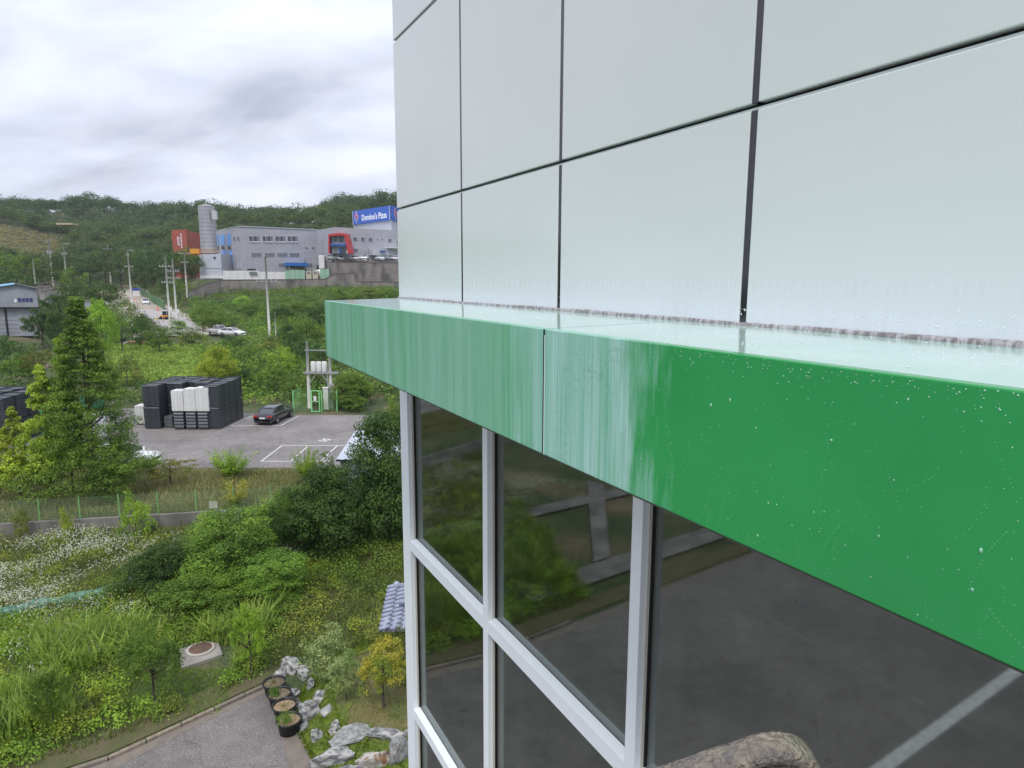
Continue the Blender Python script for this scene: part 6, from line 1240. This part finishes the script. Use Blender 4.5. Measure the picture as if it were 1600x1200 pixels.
    nn = tt.nodes.new('ShaderNodeTexNoise'); nn.inputs['Scale'].default_value = .35; nn.inputs['Detail'].default_value = 8; mpp = tt.nodes.new('ShaderNodeMapping'); mpp.inputs['Scale'].default_value = (1.2,1,.5); tt.links.new(g_, mpp.inputs[0]); tt.links.new(mpp.outputs[0], nn.inputs['Vector']); mm = tt.nodes.new('ShaderNodeMix'); mm.data_type = 'RGBA'; mm.blend_type = 'MULTIPLY'; mm.inputs[0].default_value = 1
    tt.links.new(br.outputs[0], mm.inputs[6]); tt.links.new(ramp(tt, nn.outputs[0], [(.35, (.5,.5,.48)), (.5, (1,1,1)), (.65, (1.15,1.12,1.08))]), mm.inputs[7]); tt.links.new(mm.outputs[2], bb.inputs['Base Color'])
    cap = mat('wall_cap', (.17,.13,.12), .9)
    def rwall(lb, seq, zb):
        o = T('terrace_wall', lb, 'wall', (XY(seq[0][0], seq[0][2]).x, seq[0][2], zb)); 
        for (a, ya, Ya), (b, yb, Yb) in zip(seq, seq[1:]):
            A_ = XY(a, Ya, 10); B_ = XY(b, Yb, 10); n = 5
            for k in range(n):
                p = A_.lerp(B_, k/n); q = A_.lerp(B_, (k+1)/n); za = zat(ya+(yb-ya)*k/n, p.y); zb_ = zat(ya+(yb-ya)*(k+1)/n, q.y)
                MB().prism([p, q, q+Vector((0,.8)), p+Vector((0,.8))], zb, [za, zb_, zb_, za]).build('wall_section', blk, o); MB().prism([p+Vector((0,-.1)), q+Vector((0,-.1)), q+Vector((0,.9)), p+Vector((0,.9))], [za+.01, zb_+.01, zb_+.01, za+.01], [za+.22, zb_+.22, zb_+.22, za+.22]).build('cap_stone', cap, o)
    rwall('long stained concrete block wall below the factory terrace', [(292,459,186),(322,446,190),(346,439.5,194.5),(430,438.5,195),(508,437.5,195.5),(524,428,197)], 4)
    rwall('upper block wall below the car terrace on the right', [(508,407,207),(516,411,199),(640,411.5,199)], 9)
    rwall('middle block wall step under the upper wall', [(512,436,194),(524,428.5,193.5),(553,428.5,193.5),(556,441,193.5),(640,442,193.5)], 6)
    rwall('low outer block wall running along the thicket', [(285,472,180),(330,468,182),(420,463,184),(470,460,186),(520,453,188)], 3)
    g2 = lambda r, N: np.stack([(u := r.uniform(300, 640, N)-800)/F*198, np.where(u+800 > 515, r.uniform(200.2, 201.8, N), r.uniform(188, 193.5, N))], 1)
    cover2('terrace_weeds', 500, g2, L_weed, .4, 30, 61, (.5, 1.3), (.6, 1.2), 'yellow green weeds growing along the terrace wall tops')
    cols_ = [('white', (.78,.79,.80)), ('white', (.78,.79,.80)), ('white', (.78,.79,.80)), ('sage', (.42,.47,.42)), ('white', (.78,.79,.80)), ('grey', (.16,.17,.17)), ('white', (.78,.79,.80))]
    for i, (px, lb) in enumerate(((529,'white car in front of the red framed entrance'),(556,'white car below the first office window'),(568,'white van like car right of the entrance cars'),(520,'pale sage car at the left end of the terrace cars'),(591,'white car in front of the dark awning'),(602,'dark grey car between two white terrace cars'),(619,'white car at the right end before the building edge'))):
        p = XY(px, 202.6, 19); car(lb, 'car', p.x, 204.5-(i % 2)*.4, 18.75, radians((-70, -20, -85, -30, -60, -60, -25)[i]), paint(*cols_[i]), 'suv' if i in (2, 3) else 'sedan', name='terrace_car', group='cars parked on the factory terrace')
factory()
c = P(590, 598, 84); tag(link_mesh('boulder_pile', rockmesh(40, M_rock), None, loc=(c.x, 84, tz(c.x, 84)+.3), sc=(1.6,1,.9)), 'white boulder pile at the end of the concrete path', 'rock')
c = P(566, 570, 90); tag(link_mesh('boulder_pile', rockmesh(41, M_rock), None, loc=(c.x, 90, tz(c.x, 90)+.5), sc=(2.2,1,1.1)), 'pale rubble pile beyond the shrub under the canopy edge', 'rock')



MB().box(-900, 900, -80, 760, -13.5, 95).build('haze', (lambda m: m)(mat('haze_air', (1,1,1))), kind='stuff')
hz = MATS['haze_air']; hz.node_tree.nodes.remove(hz.node_tree.nodes['Principled BSDF']); pv = hz.node_tree.nodes.new('ShaderNodeVolumePrincipled'); pv.inputs['Color'].default_value = (.80,.86,1,1); pv.inputs['Density'].default_value = .00016
hz.node_tree.links.new(pv.outputs[0], hz.node_tree.nodes['Material Output'].inputs['Volume'])
